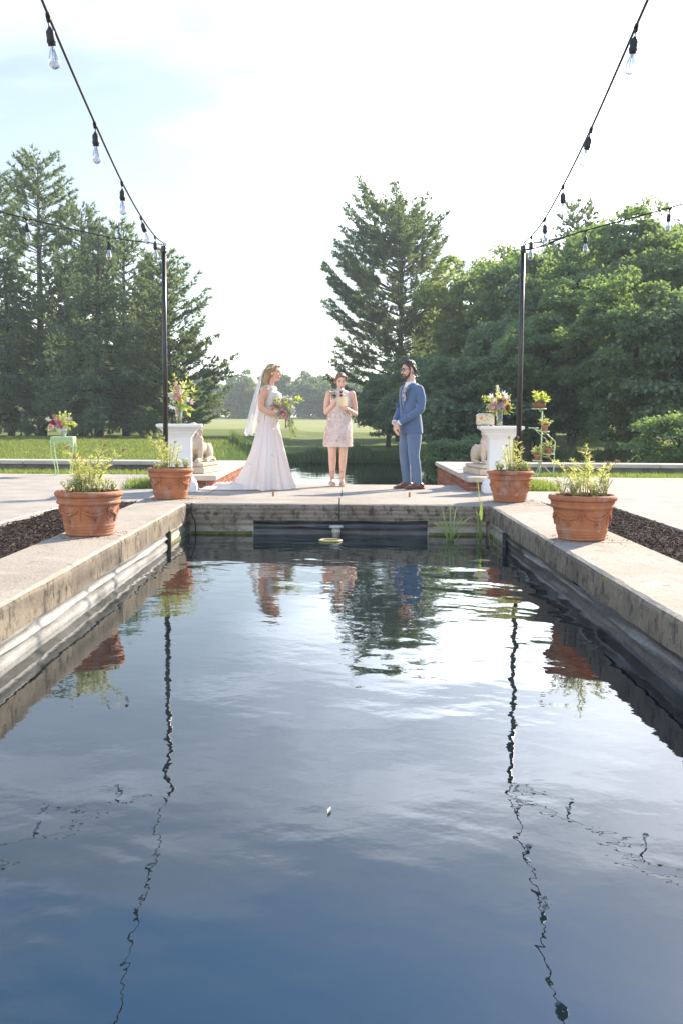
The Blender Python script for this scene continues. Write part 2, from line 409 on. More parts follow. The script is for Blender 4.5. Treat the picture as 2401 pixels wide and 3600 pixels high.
# ------------------------------------------------------------------ terrace paving (panels with joints)
PXL, PXR = -1.401, 1.338       # inner faces of the pool coping
OXL, OXR = -1.881, 1.889       # outer edges of the coping
YF, YB = 9.05, 9.932           # far coping, front and back edge
CT, CB = .213, .063            # coping top and underside: one step above the terrace
m_pave = pm('exposed_aggregate', (.42, .365, .305), (.35, .305, .255), rough=.85, scale=2.2, space='World', layers=(((.26, .24, .22), 170, .56, .72), ((.56, .52, .47), 120, .58, .72), ((.32, .29, .26), .7, .58, .85)), bump=.45, bscale=150, spec=.2)
ter = struct(link('terrace', None))
def panel(x0, x1, y0, y1):
    j = .005
    b = MB(); b.bbox(x0 + j, x1 - j, y0 + j, y1 - j, -.14, 0.0, .004); obj('paving_panel', b, m_pave, ter)
BX0 = 3.10                     # outer edge of the mulch beds
for c, d in ((YB, 11.62), (11.62, 13.3), (13.3, 14.94)):
    panel(-1.74, .0, c, d); panel(.0, 1.74, c, d)
for s in (-1, 1):
    def spanel(a, b, c, d): panel(min(s * a, s * b), max(s * a, s * b), c, d)
    spanel(1.74, BX0, 11.62, 13.74); spanel(2.36, BX0, 15.0, 17.15); spanel(1.74, 1.95, YB, 11.62)
    xs = [BX0, 5.4, 8.2, 11.0, 13.8]
    for a, b in zip(xs[:-1], xs[1:]):
        ys = [-6, -1.5, 1.5, 4.3, 7.1, 9.9, 12.2, 14.6, 17.15]
        for c, d in zip(ys[:-1], ys[1:]): spanel(a, b, c, d)
b = MB()                                            # bedding under the panels
b.box(-13.8, -1.9, -6, 17.9, -.5, -.09); b.box(1.9, 13.8, -6, 17.9, -.5, -.09); b.box(-1.9, 1.9, YB, 14.9, -.5, -.09)
struct(obj('terrace_base', b, pm('bedding_sand', (.16, .14, .12), (.11, .10, .085), rough=.95, scale=9)))

# ------------------------------------------------------------------ mulch beds
m_soil = pm('dark_soil', (.075, .052, .040), (.035, .025, .020), rough=.95, scale=20, bump=.8, bscale=60, spec=.1)
m_chip = pm('bark_chips', (.125, .085, .065), (.06, .04, .03), rough=.9, scale=30, isl=.55, spec=.15)
for s in (-1, 1):
    x0, x1 = (-BX0 + .004, OXL - .004) if s < 0 else (OXR + .004, BX0 - .004)
    def bedz(x, y): return -.02 + .05 * np.exp(-((x - (OXL if s < 0 else OXR)) / .45) ** 2) + .012 * np.sin(x * 9) * np.sin(y * 4)
    b = MB(); nn, mm = 24, 190
    xs = np.linspace(x0, x1, nn); ys = np.linspace(-5.8, 11.6, mm); X, Y = np.meshgrid(xs, ys)
    Zm = bedz(X, Y) + rng.normal(0, .006, X.shape)
    i = (np.arange(nn - 1)[None, :] + np.arange(mm - 1)[:, None] * nn).ravel()
    b.add(np.stack([X.ravel(), Y.ravel(), Zm.ravel()], 1), np.stack([i, i + 1, i + 1 + nn, i + nn], 1))
    bed = struct(obj('mulch_bed', b, m_soil, smooth=True))
    n = 26000; cx_, cy_ = rng.uniform(x0 + .01, x1 - .01, n), rng.uniform(2.5, 11.58, n); C = np.stack([cx_, cy_, bedz(cx_, cy_) + rng.uniform(0, .022, n)], 1)
    D = rdir(n) * A(1, 1, .35); Nn = rdir(n) * .6 + A(0, 0, 1)
    b = MB(); b.leaves(C, D, Nn, rng.uniform(.012, .05, n), rng.uniform(.007, .02, n), .08)
    o = obj('bark_mulch', b, m_chip, bed); o['kind'] = 'stuff'

# ------------------------------------------------------------------ garden pool
WZ = -.07
pool = thing('garden_pool', 'long rectangular garden pool edged with broad weathered stone coping', 'pool', (0, 0, 0))
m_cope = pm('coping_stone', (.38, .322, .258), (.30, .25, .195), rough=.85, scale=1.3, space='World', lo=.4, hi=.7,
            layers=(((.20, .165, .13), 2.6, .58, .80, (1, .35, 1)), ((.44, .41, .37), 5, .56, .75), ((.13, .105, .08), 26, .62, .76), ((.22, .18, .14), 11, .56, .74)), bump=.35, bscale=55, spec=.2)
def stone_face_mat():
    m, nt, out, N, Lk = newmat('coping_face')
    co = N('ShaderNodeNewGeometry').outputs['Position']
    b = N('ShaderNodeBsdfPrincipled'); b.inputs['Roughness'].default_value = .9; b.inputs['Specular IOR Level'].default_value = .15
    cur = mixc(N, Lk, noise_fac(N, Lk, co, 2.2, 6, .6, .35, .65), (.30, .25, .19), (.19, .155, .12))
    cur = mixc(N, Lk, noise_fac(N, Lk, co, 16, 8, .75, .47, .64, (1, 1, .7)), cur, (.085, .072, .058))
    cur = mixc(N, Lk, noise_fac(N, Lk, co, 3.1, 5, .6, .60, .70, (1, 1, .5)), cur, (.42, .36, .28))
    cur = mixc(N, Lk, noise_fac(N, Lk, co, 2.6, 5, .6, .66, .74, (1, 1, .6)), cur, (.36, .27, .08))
    Lk(cur, b.inputs['Base Color'])
    w = N('ShaderNodeTexWave', wave_type='BANDS', bands_direction='Y'); w.inputs['Scale'].default_value = 26; w.inputs['Distortion'].default_value = 1.2; w.inputs['Detail'].default_value = 2
    mp = N('ShaderNodeMapping'); mp.inputs['Rotation'].default_value = (R(18), 0, 0); Lk(co, mp.inputs[0]); Lk(mp.outputs[0], w.inputs['Vector'])
    n = N('ShaderNodeTexNoise'); n.inputs['Scale'].default_value = 60; Lk(co, n.inputs['Vector'])
    ad = N('ShaderNodeMath', operation='ADD'); Lk(w.outputs[1], ad.inputs[0]); Lk(n.outputs[0], ad.inputs[1])
    bp = N('ShaderNodeBump'); bp.inputs['Strength'].default_value = .7; bp.inputs['Distance'].default_value = .006; Lk(ad.outputs[0], bp.inputs['Height']); Lk(bp.outputs[0], b.inputs['Normal'])
    Lk(b.outputs[0], out.inputs[0]); return m
m_face = stone_face_mat()
def coping(x0, x1, y0, y1, face):
    """one coping stone: dressed top with an eased edge, tooled face towards the water"""
    gap = .006; x0 += gap; x1 -= gap; y0 += gap; y1 -= gap
    z0, z1, e = CB, CT, .018
    # long strips so the eased edge can be uneven
    along = 'y' if face in ('+x', '-x') else 'x'
    L0, L1 = (y0, y1) if along == 'y' else (x0, x1)
    n = max(4, int((L1 - L0) / .055)); t = np.linspace(L0, L1, n)
    g = np.random.default_rng(int(abs(L0 * 37 + x0 * 91) + 5)); j = np.convolve(g.normal(0, 1, n + 8), np.ones(5) / 5, 'same')[4:-4] * .007; j2 = np.convolve(g.normal(0, 1, n + 8), np.ones(3) / 3, 'same')[4:-4] * .005
    fi = {'+x': x1, '-x': x0, '-y': y0}[face]; bo = {'+x': x0, '-x': x1, '-y': y1}[face]; sg = 1 if face == '+x' else -1
    prof = lambda k: [(bo, z0), (fi, z0 + j2[k] * .8), (fi + sg * (j2[k] * .4), z0 + .08), (fi, z1 - e * 1.6 + j[k]), (fi - sg * e * .35, z1 - e * .6 + j[k] * .5), (fi - sg * e * 1.4 + j2[k], z1 + j2[k] * .1), (fi - sg * .25, z1 + .001), (bo, z1)]
    rs = []
    for k in range(n):
        p = prof(k); rs.append([(a, t[k], z) for a, z in p] if along == 'y' else [(t[k], a, z) for a, z in p])
    b = MB(); b.rings(rs); me = b.mesh('coping_stone', False)
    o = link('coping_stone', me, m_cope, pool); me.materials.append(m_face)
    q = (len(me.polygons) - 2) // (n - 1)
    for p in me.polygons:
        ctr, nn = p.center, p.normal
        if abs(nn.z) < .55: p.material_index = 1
    bm = bmesh.new(); bm.from_mesh(me); bmesh.ops.recalc_face_normals(bm, faces=bm.faces); bm.to_mesh(me); bm.free()
    return o
for y0, y1 in ((6.343, YF), (3.463, 6.343), (.63, 3.463), (-2.204, .63)):
    coping(OXL, PXL, y0, y1, '+x'); coping(PXR, OXR, y0 - .01, y1 - .01 * (y1 < 9), '-x')
coping(OXL, -.02, YF, YB, '-y'); coping(-.02, OXR, YF, YB, '-y')
m_joint = pm('joint_mortar', (.07, .06, .05), (.11, .095, .08), rough=.95, scale=30)
for y_ in (6.343, 3.463, .63):
    for x0_, x1_, dy in ((OXL + .02, PXL - .022, 0), (PXR + .022, OXR - .02, -.01)):
        b = MB(); b.box(x0_, x1_, y_ + dy - .009, y_ + dy + .009, CB, CT - .012); obj('joint_mortar', b, m_joint, pool)
b = MB(); b.box(-.029, -.011, YF + .022, YB - .02, CB, CT - .012); obj('joint_mortar', b, m_joint, pool)
for x0_, x1_ in ((OXL + .02, PXL - .02), (PXR + .02, OXR - .02)):
    b = MB(); b.box(x0_, x1_, YF - .009, YF + .009, CB, CT - .012); obj('joint_mortar', b, m_joint, pool)
m_ledge = pm('cream_render', (.40, .36, .29), (.30, .27, .21), rough=.8, scale=4, space='World', layers=(((.16, .14, .105), 7, .48, .66, (1, .4, 1.6)), ((.09, .075, .055), 3, .55, .72)), bump=.3, bscale=70)
m_moss = pm('algae_band', (.085, .085, .022), (.15, .14, .035), rough=.9, scale=14, bump=.5, bscale=50)
m_liner = pm('pond_liner', (.020, .021, .023), (.05, .05, .052), rough=.34, scale=5, space='World', layers=(((.16, .16, .155), 8, .60, .78, (1, .25, 1)), ((.09, .085, .07), 2.5, .55, .75)), bump=.35, bscale=18, spec=.6)
m_liner_dirty = pm('pond_liner_silted', (.25, .24, .225), (.17, .16, .145), rough=.5, scale=3, space='World', layers=(((.14, .13, .11), 9, .54, .70, (1, .35, 1)), ((.34, .33, .30), 4, .60, .76, (1, .3, 1))), bump=.35, bscale=20, spec=.6)
def wall_prof(pts, p0, p1, wob=0.0, n=60, seed=1):
    """moulded strip from p0 to p1 (plan points); pts = (set-back from the coping line, z)"""
    p0 = A(*p0); p1 = A(*p1); d = nrm(p1 - p0); nn = A(d[1], -d[0]); g = np.random.default_rng(seed); rs = []
    ph = g.uniform(0, 6, 8)
    for k, t in enumerate(np.linspace(0, 1, n)):
        s = t * np.linalg.norm(p1 - p0); q = p0 + (p1 - p0) * t; r = []
        for i, (off, z) in enumerate(pts):
            w = wob * (np.sin(s * 2.3 + ph[0] + i * .5) + .7 * np.sin(s * 5.1 + ph[1] + i) + .5 * np.sin(s * 11 + ph[2] + i * 1.7))
            e = q + nn * (off + w); r.append((e[0], e[1], z + w * .6))
        rs.append(r)
    return MB().rings(rs, False, False)
cream = [(.047, .067), (.016, .066), (.016, .028), (.035, .016), (.039, -.003), (.024, -.023), (.024, -.075)]
liner = [(.016, .067), (.012, .052), (.031, .036), (.035, .020), (.024, .004), (.016, -.003), (.047, -.023), (.028, -.047), (.024, -.078), (.04, -.5)]
LX0, LX1, LYL, LYR, YN = -.803, .787, 8.145, 8.224, -2.204
obj('pool_ledge', wall_prof(cream, (LX0, YF), (PXL + .016, YF), 0, 12), m_ledge, pool, smooth=True)
obj('pool_ledge', wall_prof(cream, (PXR - .016, YF), (LX1, YF), 0, 12), m_ledge, pool, smooth=True)
obj('pool_liner', wall_prof(liner, (LX1, YF), (LX0, YF), .005, 70, 2), m_liner, pool, smooth=True)
obj('pool_ledge', wall_prof(cream, (PXL, YF), (PXL, LYL), 0, 8), m_ledge, pool, smooth=True)
obj('pool_ledge', wall_prof(cream, (PXR, LYR), (PXR, YF), 0, 8), m_ledge, pool, smooth=True)
obj('pool_liner', wall_prof(liner, (PXL, LYL), (PXL, YN), .0035, 240, 3), m_liner_dirty, pool, smooth=True)
obj('pool_liner', wall_prof(liner, (PXR, YN), (PXR, LYR), .008, 240, 4), m_liner, pool, smooth=True)
for x, y in ((PXL - .014, LYL), (PXR + .014, LYR)):
    b = MB(); b.bbox(x - .016, x + .016, y - .016, y + .016, -.4, .060, .003); obj('liner_strip', b, m_liner, pool)
for p0, p1 in (((LX0 - .01, YF), (PXL + .03, YF)), ((PXR - .03, YF), (LX1 + .01, YF)), ((PXL, YF), (PXL, LYL + .03)), ((PXR, LYR + .03), (PXR, YF))):
    obj('algae_line', wall_prof([(.019, -.043), (.009, -.055), (.008, -.080)], p0, p1, .0025, 30, 6), m_moss, pool, smooth=True)
b = MB(); b.box(PXL - .2, PXR + .2, -2.4, YF + .2, -1.3, -1.2)
obj('pool_floor', b, m_liner, pool)
for x0, x1, y0, y1 in ((OXL + .02, PXL - .06, YN, YB - .02), (PXR + .06, OXR - .02, YN, YB - .02), (PXL - .06, PXR + .06, YF + .06, YB - .02), (OXL, OXR, YN - .4, YN - .01)):
    b = MB(); b.box(x0, x1, y0, y1, -1.2, CB - .001); obj('pool_wall', b, m_ledge, pool)
# water sheet
pw = ripples(PXL - .04, PXR + .04, -2.2, YF + .04, WZ, .0165, ((.60, .38), (.26, .40), (.11, .36)), 11, .0185, 0.12, .55)
struct(obj('pool_water', pw, water_mat('pool_water', (.007, .014, .017), .012), smooth=True))

# riser fitting and floating skimmer ring
KP = .787
fit = thing('fountain_riser', 'pale plastic pipe riser with flat disc cap at the pool end wall', 'pipe fitting', (-.047, 8.917, WZ)); fit.scale = (KP, KP, KP)
m_pvc = pm('pale_plastic', (.62, .58, .52), (.48, .44, .38), rough=.5, scale=30, layers=(((.16, .13, .09), 40, .56, .72),))
b = MB(); b.lathe([(.043, -.3), (.043, .04), (.05, .045), (.052, .075), (.042, .085), (.042, .10)], 24); obj('pipe', b, m_pvc, fit, True)
b = MB(); b.lathe([(.05, .098), (.074, .102), (.078, .108), (.078, .122), (.073, .128), (.02, .129)], 32); obj('disc_cap', b, m_pvc, fit, True)
sk = thing('skimmer_ring', 'yellowed floating skimmer ring on the water before the riser', 'ring', (-.094, 8.594, WZ)); sk.scale = (KP, KP, KP)
b = MB(); a = np.linspace(0, 2 * np.pi, 41)
b.tube(np.stack([.115 * np.cos(a), .115 * np.sin(a), .008 + 0 * a], 1), .017, 8, False, .6); obj('float_ring', b, pm('yellowed_plastic', (.50, .45, .16), (.38, .33, .10), rough=.5, scale=20), sk, True)
b = MB(); b.lathe([(.0, .002), (.10, .003), (.10, .006), (.0, .006)], 24); obj('basket', b, pm('dark_basket', (.05, .03, .02), (.11, .06, .03), rough=.8, scale=60), sk)
tag(obj('floating_feather', MB().leaves([A(-.031, 2.60, WZ + .006)], [A(.15, 1, 0)], [A(0, 0, 1)], .05, .010, .02), leafmat('feather_white', (.65, .60, .54), (.6, .56, .5), (.6, .55, .5), .3)), 'tiny pale feather floating mid pool', 'feather')
for x in (-.68, .674):
    b = MB(); b.bbox(x - .0095, x + .0095, 9.90, 9.919, CT - .01, CT + .05, .002)
    tag(obj('wooden_peg', b, pm('peg_wood', (.42, .22, .08), (.30, .15, .05), rough=.7, scale=60, stretch=(1, 1, .1))), 'small brown wooden peg on the far coping before the ' + ('bride' if x < 0 else 'groom'), 'peg', 'pegs on the far coping')
# cable dropping into the corner of the pool
P = bez([(-1.338, 9.10, CT + .004), (-1.365, 9.042, CT - .008), (-1.362, 9.033, .12), (-1.33, 9.027, .04), (-1.326, 9.02, -.09)], 8)
tag(obj('pump_cable', MB().tube(P, .0065, 6), pm('black_rubber', (.02, .02, .02), rough=.5)), 'black pump cable hanging over the far left corner of the pool', 'cable')
P = bez([(-3.06, 2.0, .03), (-3.05, 6, .035), (-3.08, 8, .03), (-3.05, 9.6, .035), (-2.9, 10.7, .04), (-2.75, 11.3, .03)], 14)
tag(obj('irrigation_line', MB().tube(P, .004, 5), pm('white_tubing', (.72, .72, .68), rough=.5)), 'thin white irrigation line along the edge of left mulch bed', 'hose')

# ------------------------------------------------------------------ brick parapets
m_cap = pm('limestone_cap', (.50, .45, .385), (.42, .375, .32), rough=.85, scale=2.5, space='World', layers=(((.36, .31, .26), 8, .58, .75),), bump=.3, bscale=60, spec=.2)
m_course = pm('grey_stone_course', (.17, .15, .135), (.11, .10, .09), rough=.9, scale=5, space='World', layers=(((.32, .30, .27), 9, .6, .72, (1, 1, .3)), ((.05, .045, .04), 4, .55, .7, (1, 1, .3))), bump=.4, bscale=50)
m_brick = pm('red_brick', (.34, .125, .075), (.24, .085, .055), rough=.88, scale=9, isl=.3, layers=(((.42, .30, .24), 14, .60, .78), ((.08, .05, .045), 6, .66, .82)), bump=.5, bscale=60, spec=.15)
m_mortar = pm('mortar', (.40, .37, .33), (.30, .27, .24), rough=.95, scale=18, bump=.4, bscale=90)
BL, BH, BD = .205, .062, .10
bme = MB().bbox(-BL / 2, BL / 2, 0, BD, 0, BH, .006).mesh('brick'); bme.materials.append(m_brick)
hme = MB().bbox(-BD / 2, BD / 2, 0, BD, 0, BH, .006).mesh('brick_header'); hme.materials.append(m_brick)
def brickface(parent, p0, p1, z0, rows, nrm2, both=True):
    """courses of single bricks along p0 to p1, faces proud of the mortar"""
    p0 = A(*p0); p1 = A(*p1); Ln = np.linalg.norm(p1 - p0); d = (p1 - p0) / Ln
    ang = math.atan2(d[1], d[0])
    for r in range(rows):
        s = (BL + .012) * (.5 if r % 2 == 0 else 0.0); z = z0 + r * (BH + .011)
        k = s + .001
        if s > 0.05:
            q = p0 + d * (s - .006) / 2; link('brick', hme, None, parent, (q[0] + nrm2[0] * .0, q[1] + nrm2[1] * .0, z), rot=(0, 0, ang))
        while k + BL <= Ln + .005:
            q = p0 + d * (k + BL / 2)
            link('brick', bme, None, parent, (q[0] + nrm2[0] * random.uniform(0, .003), q[1] + nrm2[1] * random.uniform(0, .003), z), rot=(0, random.uniform(-.006, .006), ang + random.uniform(-.006, .006)))
            k += BL + .012
        if Ln - k > .07:
            q = p0 + d * (k + BD / 2 * 0 + (Ln - k) / 2); o = link('brick', hme, None, parent, (q[0], q[1], z), rot=(0, 0, ang)); o.scale = ((Ln - k) / BD * .96, 1, 1)
CAPZ0, CAPZ1 = .115, .19
def make_wall(s):
    side = 'left' if s < 0 else 'right'
    w = thing('garden_wall', 'low brick parapet wall with pale stone cap on the %s of the terrace' % side, 'wall', (0, 0, 0), 0, 'parapet walls')
    xi = 1.765 * s; xo = 2.30 * s; y0, y1 = 13.78, 18.42
    # core
    b = MB(); b.box(min(xi + s * .012, xo), max(xi + s * .012, xo), y0 + .012, y1, -1.6, CAPZ0); b.box(min(xi + s * .1, s * 13.6), max(xi + s * .1, s * 13.6), 18.142, 18.50, -1.6, CAPZ0 - .002)
    obj('mortar_core', b, m_mortar, w)
    top = CAPZ0 - .005; rows = 9; z0 = top - rows * (BH + .011) + .011
    # inner face (towards the opening); brick local +y must point into the wall
    if s < 0: brickface(w, (xi, 13.78), (xi, 18.42), z0, rows, (1, 0))
    else: brickface(w, (xi, 18.42), (xi, 13.78), z0, rows, (-1, 0))
    # bricks: local y+ is depth.  end face towards the camera
    a, c = (min(xi, xo), max(xi, xo))
    brickface(w, (a + .11 * (s > 0), 13.78), (c - .11 * (s < 0), 13.78), top - 2 * (BH + .011) + .011 - .0, 2, (0, -1))
    # parapet brick course under the grey stones
    a, c = (min(xo, s * 9.5), max(xo, s * 9.5))
    brickface(w, (a, 18.13), (c, 18.13), -.14, 2, (0, -1))
    k = 0; x = 2.30
    while x < 13.4:
        L = 1.15; b = MB(); b.bbox(min(s * x, s * (x + L)) + .004, max(s * x, s * (x + L)) - .004, 18.115, 18.3, .008, CAPZ0 - .004, .008); obj('grey_course_stone', b, m_course, w); x += L
    # caps
    ys = [13.74, 15.3, 16.9, 18.08]
    for a, c in zip(ys[:-1], ys[1:]):
        b = MB(); x0, x1 = sorted((xi - s * .03, xo + s * .05)); b.bbox(x0, x1, a + .003, c - .003, CAPZ0, CAPZ1, .012); obj('cap_stone', b, m_cap, w)
    x = abs(xi) - .03
    while x < 13.4:
        L = 1.35; b = MB(); b.bbox(min(s * x, s * (x + L)) + .003, max(s * x, s * (x + L)) - .003, 18.083, 18.62, CAPZ0, CAPZ1, .012); obj('cap_stone', b, m_cap, w); x += L
    return w
make_wall(-1); make_wall(1)

# ------------------------------------------------------------------ grass strips, tufts, reeds
m_blade = leafmat('grass_blade', (.10, .16, .03), (.15, .19, .04), (.34, .42, .06), .45, 1.5, .3)
m_reed = leafmat('reed_blade', (.045, .085, .022), (.075, .115, .028), (.18, .27, .045), .4, .4, .3)
def grass(n, fx, fy, fz, h, w, lean=.25, g=rng):
    x = fx(n); y = fy(n, x); z = fz(x, y)
    C = np.stack([x, y, z - .01], 1); D = A(0, 0, 1) + g.normal(0, lean, (n, 3)) * A(1, 1, .1)
    Nn = np.stack([g.normal(size=n), g.normal(size=n), g.normal(0, .1, n)], 1)
    hh = g.uniform(h[0], h[1], n)
    mb = MB(); mb.leaves(C, D, Nn, hh, np.full(n, 1.) * g.uniform(w[0], w[1], n), .10)
    return mb
U = rng.uniform
for s in (-1, 1):
    b = MB(); b.box(min(s * 2.36, s * 13.8), max(s * 2.36, s * 13.8), 17.16, 18.11, -.4, -.055); so = struct(obj('grass_strip', b, m_soil))
    g1 = grass(16000, lambda n: s * U(2.36, 8.5, n), lambda n, x: 17.17 + .93 * U(0, 1, n) ** .8, lambda x, y: -.055 + 0 * x, (.06, .15), (.008, .016), .3)
    o = obj('strip_blades', g1, m_blade, so); o['kind'] = 'stuff'
    b = MB(); b.box(min(s * 2.44, s * 3.10), max(s * 2.44, s * 3.10), 13.91, 14.99, -.3, -.03); so = struct(obj('grass_patch', b, m_soil))
    g1 = grass(2600, lambda n: s * (2.75 + np.clip(rng.normal(0, .16, n), -.31, .33)), lambda n, x: 14.45 + np.clip(rng.normal(0, .24, n), -.5, .5), lambda x, y: -.03 + 0 * x, (.08, .20), (.007, .014), .45)
    o = obj('patch_blades', g1, m_blade, so); o['kind'] = 'stuff'
# long grass behind the walls and round the pond
def lz(x, y): return terr(x, y)
parts = [grass(9000, lambda n: -U(2.3, 12, n), lambda n, x: U(18.7, 21.5, n), lz, (.14, .30), (.012, .022), .22)]
def bank(n, h, w, off, wid, seed):
    g = np.random.default_rng(seed)
    # left bank
    y = g.uniform(19.5, 55, n); x = shore_left(y) - np.abs(g.normal(off, wid, n)); C = np.stack([x, y, terr(x, y) - .02], 1)
    D = A(0, 0, 1) + g.normal(0, .17, (n, 3)) * A(1, 1, .1); m = MB(); m.leaves(C, D, g.normal(size=(n, 3)) * A(1, 1, .1), g.uniform(*h, n), g.uniform(*w, n), .1); return m
def farbank(n, h, w, seed):
    g = np.random.default_rng(seed)
    x = g.uniform(-6, 16, n); cl = .5 + .5 * np.sin(x * 1.9) * np.sin(x * .83 + 1)
    y = shore_far(x) + g.uniform(-.25, 1.3, n); C = np.stack([x, y, np.maximum(terr(x, y), -1.52) - .02], 1)
    D = A(0, 0, 1) + g.normal(0, .2, (n, 3)) * A(1, 1, .1); m = MB(); m.leaves(C, D, g.normal(size=(n, 3)) * A(1, 1, .1), g.uniform(*h, n) * (.4 + cl), g.uniform(*w, n), .1); return m
tag(obj('bank_reeds', bank(16000, (.12, .40), (.018, .034), .5, .8, 5), m_reed), 'tall green grass along the left bank of the pond', 'reeds', kind='stuff')
tag(obj('shore_reeds', farbank(15000, (.35, .85), (.02, .045), 6), m_reed), 'lush green reeds along the far shore of the pond', 'reeds', kind='stuff')
tag(obj('verge_grass', parts[0], m_blade), 'long grass growing behind the left parapet wall', 'grass', kind='stuff')
g1 = grass(5000, lambda n: U(2.3, 12, n), lambda n, x: U(18.7, 20.5, n), lz, (.14, .30), (.012, .022), .22)
def lawnfield(n, seed):
    g = np.random.default_rng(seed); y = 20 + 45 * g.uniform(0, 1, n) ** 1.3; x = -g.uniform(0, 1, n) * y * .42 - 3.5
    C = np.stack([x, y, terr(x, y) - .01], 1); D = A(0, 0, 1) + g.normal(0, .35, (n, 3)) * A(1, 1, .1); m = MB()
    m.leaves(C, D, g.normal(size=(n, 3)) * A(1, 1, .1), g.uniform(.035, .09, n) * (1 + y / 60), .014 + y * .0005, .1); return m
tag(obj('lawn_blades', lawnfield(60000, 9), leafmat('lawn_blade', (.10, .145, .028), (.165, .185, .042), (.32, .38, .055), .38, .35, .35)), 'mown grass of the lawn behind the left parapet', 'grass', kind='stuff')
# ------------------------------------------------------------------ trees
F_PX = 35 / 36 * 2351
def px_x(x, D): return (x - 785) / F_PX * D
m_bark = pm('bark', (.085, .068, .055), (.05, .042, .036), rough=.95, scale=6, stretch=(4, 4, .6), bump=.8, bscale=14)
m_needle = leafmat('pine_needles', (.060, .108, .062), (.105, .155, .074), (.28, .36, .11), .40, .5, .6, gloss=.05)
m_spruce = leafmat('spruce_needles', (.054, .102, .066), (.092, .138, .078), (.24, .32, .11), .38, .5, .6, gloss=.05)
m_leaf = leafmat('oak_leaves', (.046, .098, .042), (.078, .130, .054), (.33, .46, .10), .44, .35, .55, gloss=.06)
m_leaf2 = leafmat('maple_leaves', (.055, .112, .034), (.10, .15, .042), (.42, .52, .08), .47, .35, .55, gloss=.06)
m_leaf3 = leafmat('willow_leaves', (.050, .102, .054), (.085, .135, .066), (.30, .40, .11), .44, .35, .55, gloss=.08)
m_farleaf = leafmat('far_leaves', (.050, .085, .050), (.085, .12, .06), (.22, .29, .08), .42, .06, .35, gloss=.0)

def conifer(seed, H, rad, first=.15, gap=.55, k=6, slope=(.25, .25), droop=0.0, start=.3, tuft=.26, dens=1.0, asym=None, hang=0.0, bare_top=0.0, spread=1.0, upw=.55):
    """rad(t): branch length at height fraction t; returns trunk and foliage builders"""
    g = np.random.default_rng(seed); wood = MB(); fol = MB()
    z = np.linspace(0, H, 14); lean = g.normal(0, .012, 2)
    wob = np.cumsum(g.normal(0, .02, (14, 2)), 0)
    tx = lean[0] * z + wob[:, 0]; ty = lean[1] * z + wob[:, 1]
    r0 = .016 * H + .05
    wood.tube(np.stack([tx, ty, z - .15], 1), r0 * (1 - z / H) ** .85 + .015, 9)
    TC, TD, TL = [], [], []
    zb = first * H
    while zb < H * .985:
        t = zb / H; L0 = rad(t); nb = g.integers(max(3, k - 2), k + 2)
        a0 = g.uniform(0, 6.28)
        for j in range(nb):
            az = a0 + j * 2 * np.pi / nb + g.normal(0, .22); L = L0 * g.uniform(.62, 1.12)
            if asym is not None: L *= asym(az, t)
            if L < .15: continue
            sl = slope[0] + (slope[1] - slope[0]) * t + g.normal(0, .07)
            s = np.linspace(0, 1, 6); dx, dy = np.cos(az), np.sin(az); pz = zb + g.normal(0, .1)
            bend = g.normal(0, .06)
            hz = L * s; vz = L * (sl * s + droop * s * s + (.16 if droop <= 0 else .22) * np.maximum(0, s - .65) ** 1.0 * 1.6)
            bx = np.interp(pz, z, tx) + hz * dx - bend * hz * s * dy; by = np.interp(pz, z, ty) + hz * dy + bend * hz * s * dx
            P = np.stack([bx, by, pz + vz], 1)
            wood.tube(P, np.linspace(.022 + .012 * L, .006, 6), 4, False)
            nt = max(3, int(L * 4.2 * dens))
            for sp in np.linspace(start + g.uniform(-.08, .08), 1, nt):
                c = np.array([np.interp(sp, s, P[:, q]) for q in range(3)])
                sd = 1 if g.random() < .5 else -1
                wa = az + sd * g.uniform(.35, 1.15) * spread; lt = (.22 + .30 * L * (1 - .75 * sp)) * g.uniform(.6, 1.2)
                if sp > .97: wa = az; lt = .25
                dirn = A(np.cos(wa), np.sin(wa), sl * .4 + g.uniform(-.05, .25) - hang * .3)
                m = max(2, int(lt / .17))
                for q in np.linspace(.25, 1, m):
                    p = c + dirn * lt * q + g.normal(0, .035, 3) - A(0, 0, hang * lt * q * q)
                    TC.append(p); TD.append(dirn * .8 + A(0, 0, upw - hang * 1.6)); TL.append(tuft * g.uniform(.7, 1.2))
        zb += gap * g.uniform(.75, 1.25) * (1 - .35 * t)
    TC = np.array(TC); TD = nrm(np.array(TD)); TL = np.array(TL)
    nn = 8
    C = np.repeat(TC, nn, 0); D = np.repeat(TD, nn, 0) + g.normal(0, .55, (len(TC) * nn, 3)); L = np.repeat(TL, nn) * g.uniform(.6, 1.1, len(C))
    fol.tris(C, D, rdir(len(C), g), L, L * .26)
    return wood, fol
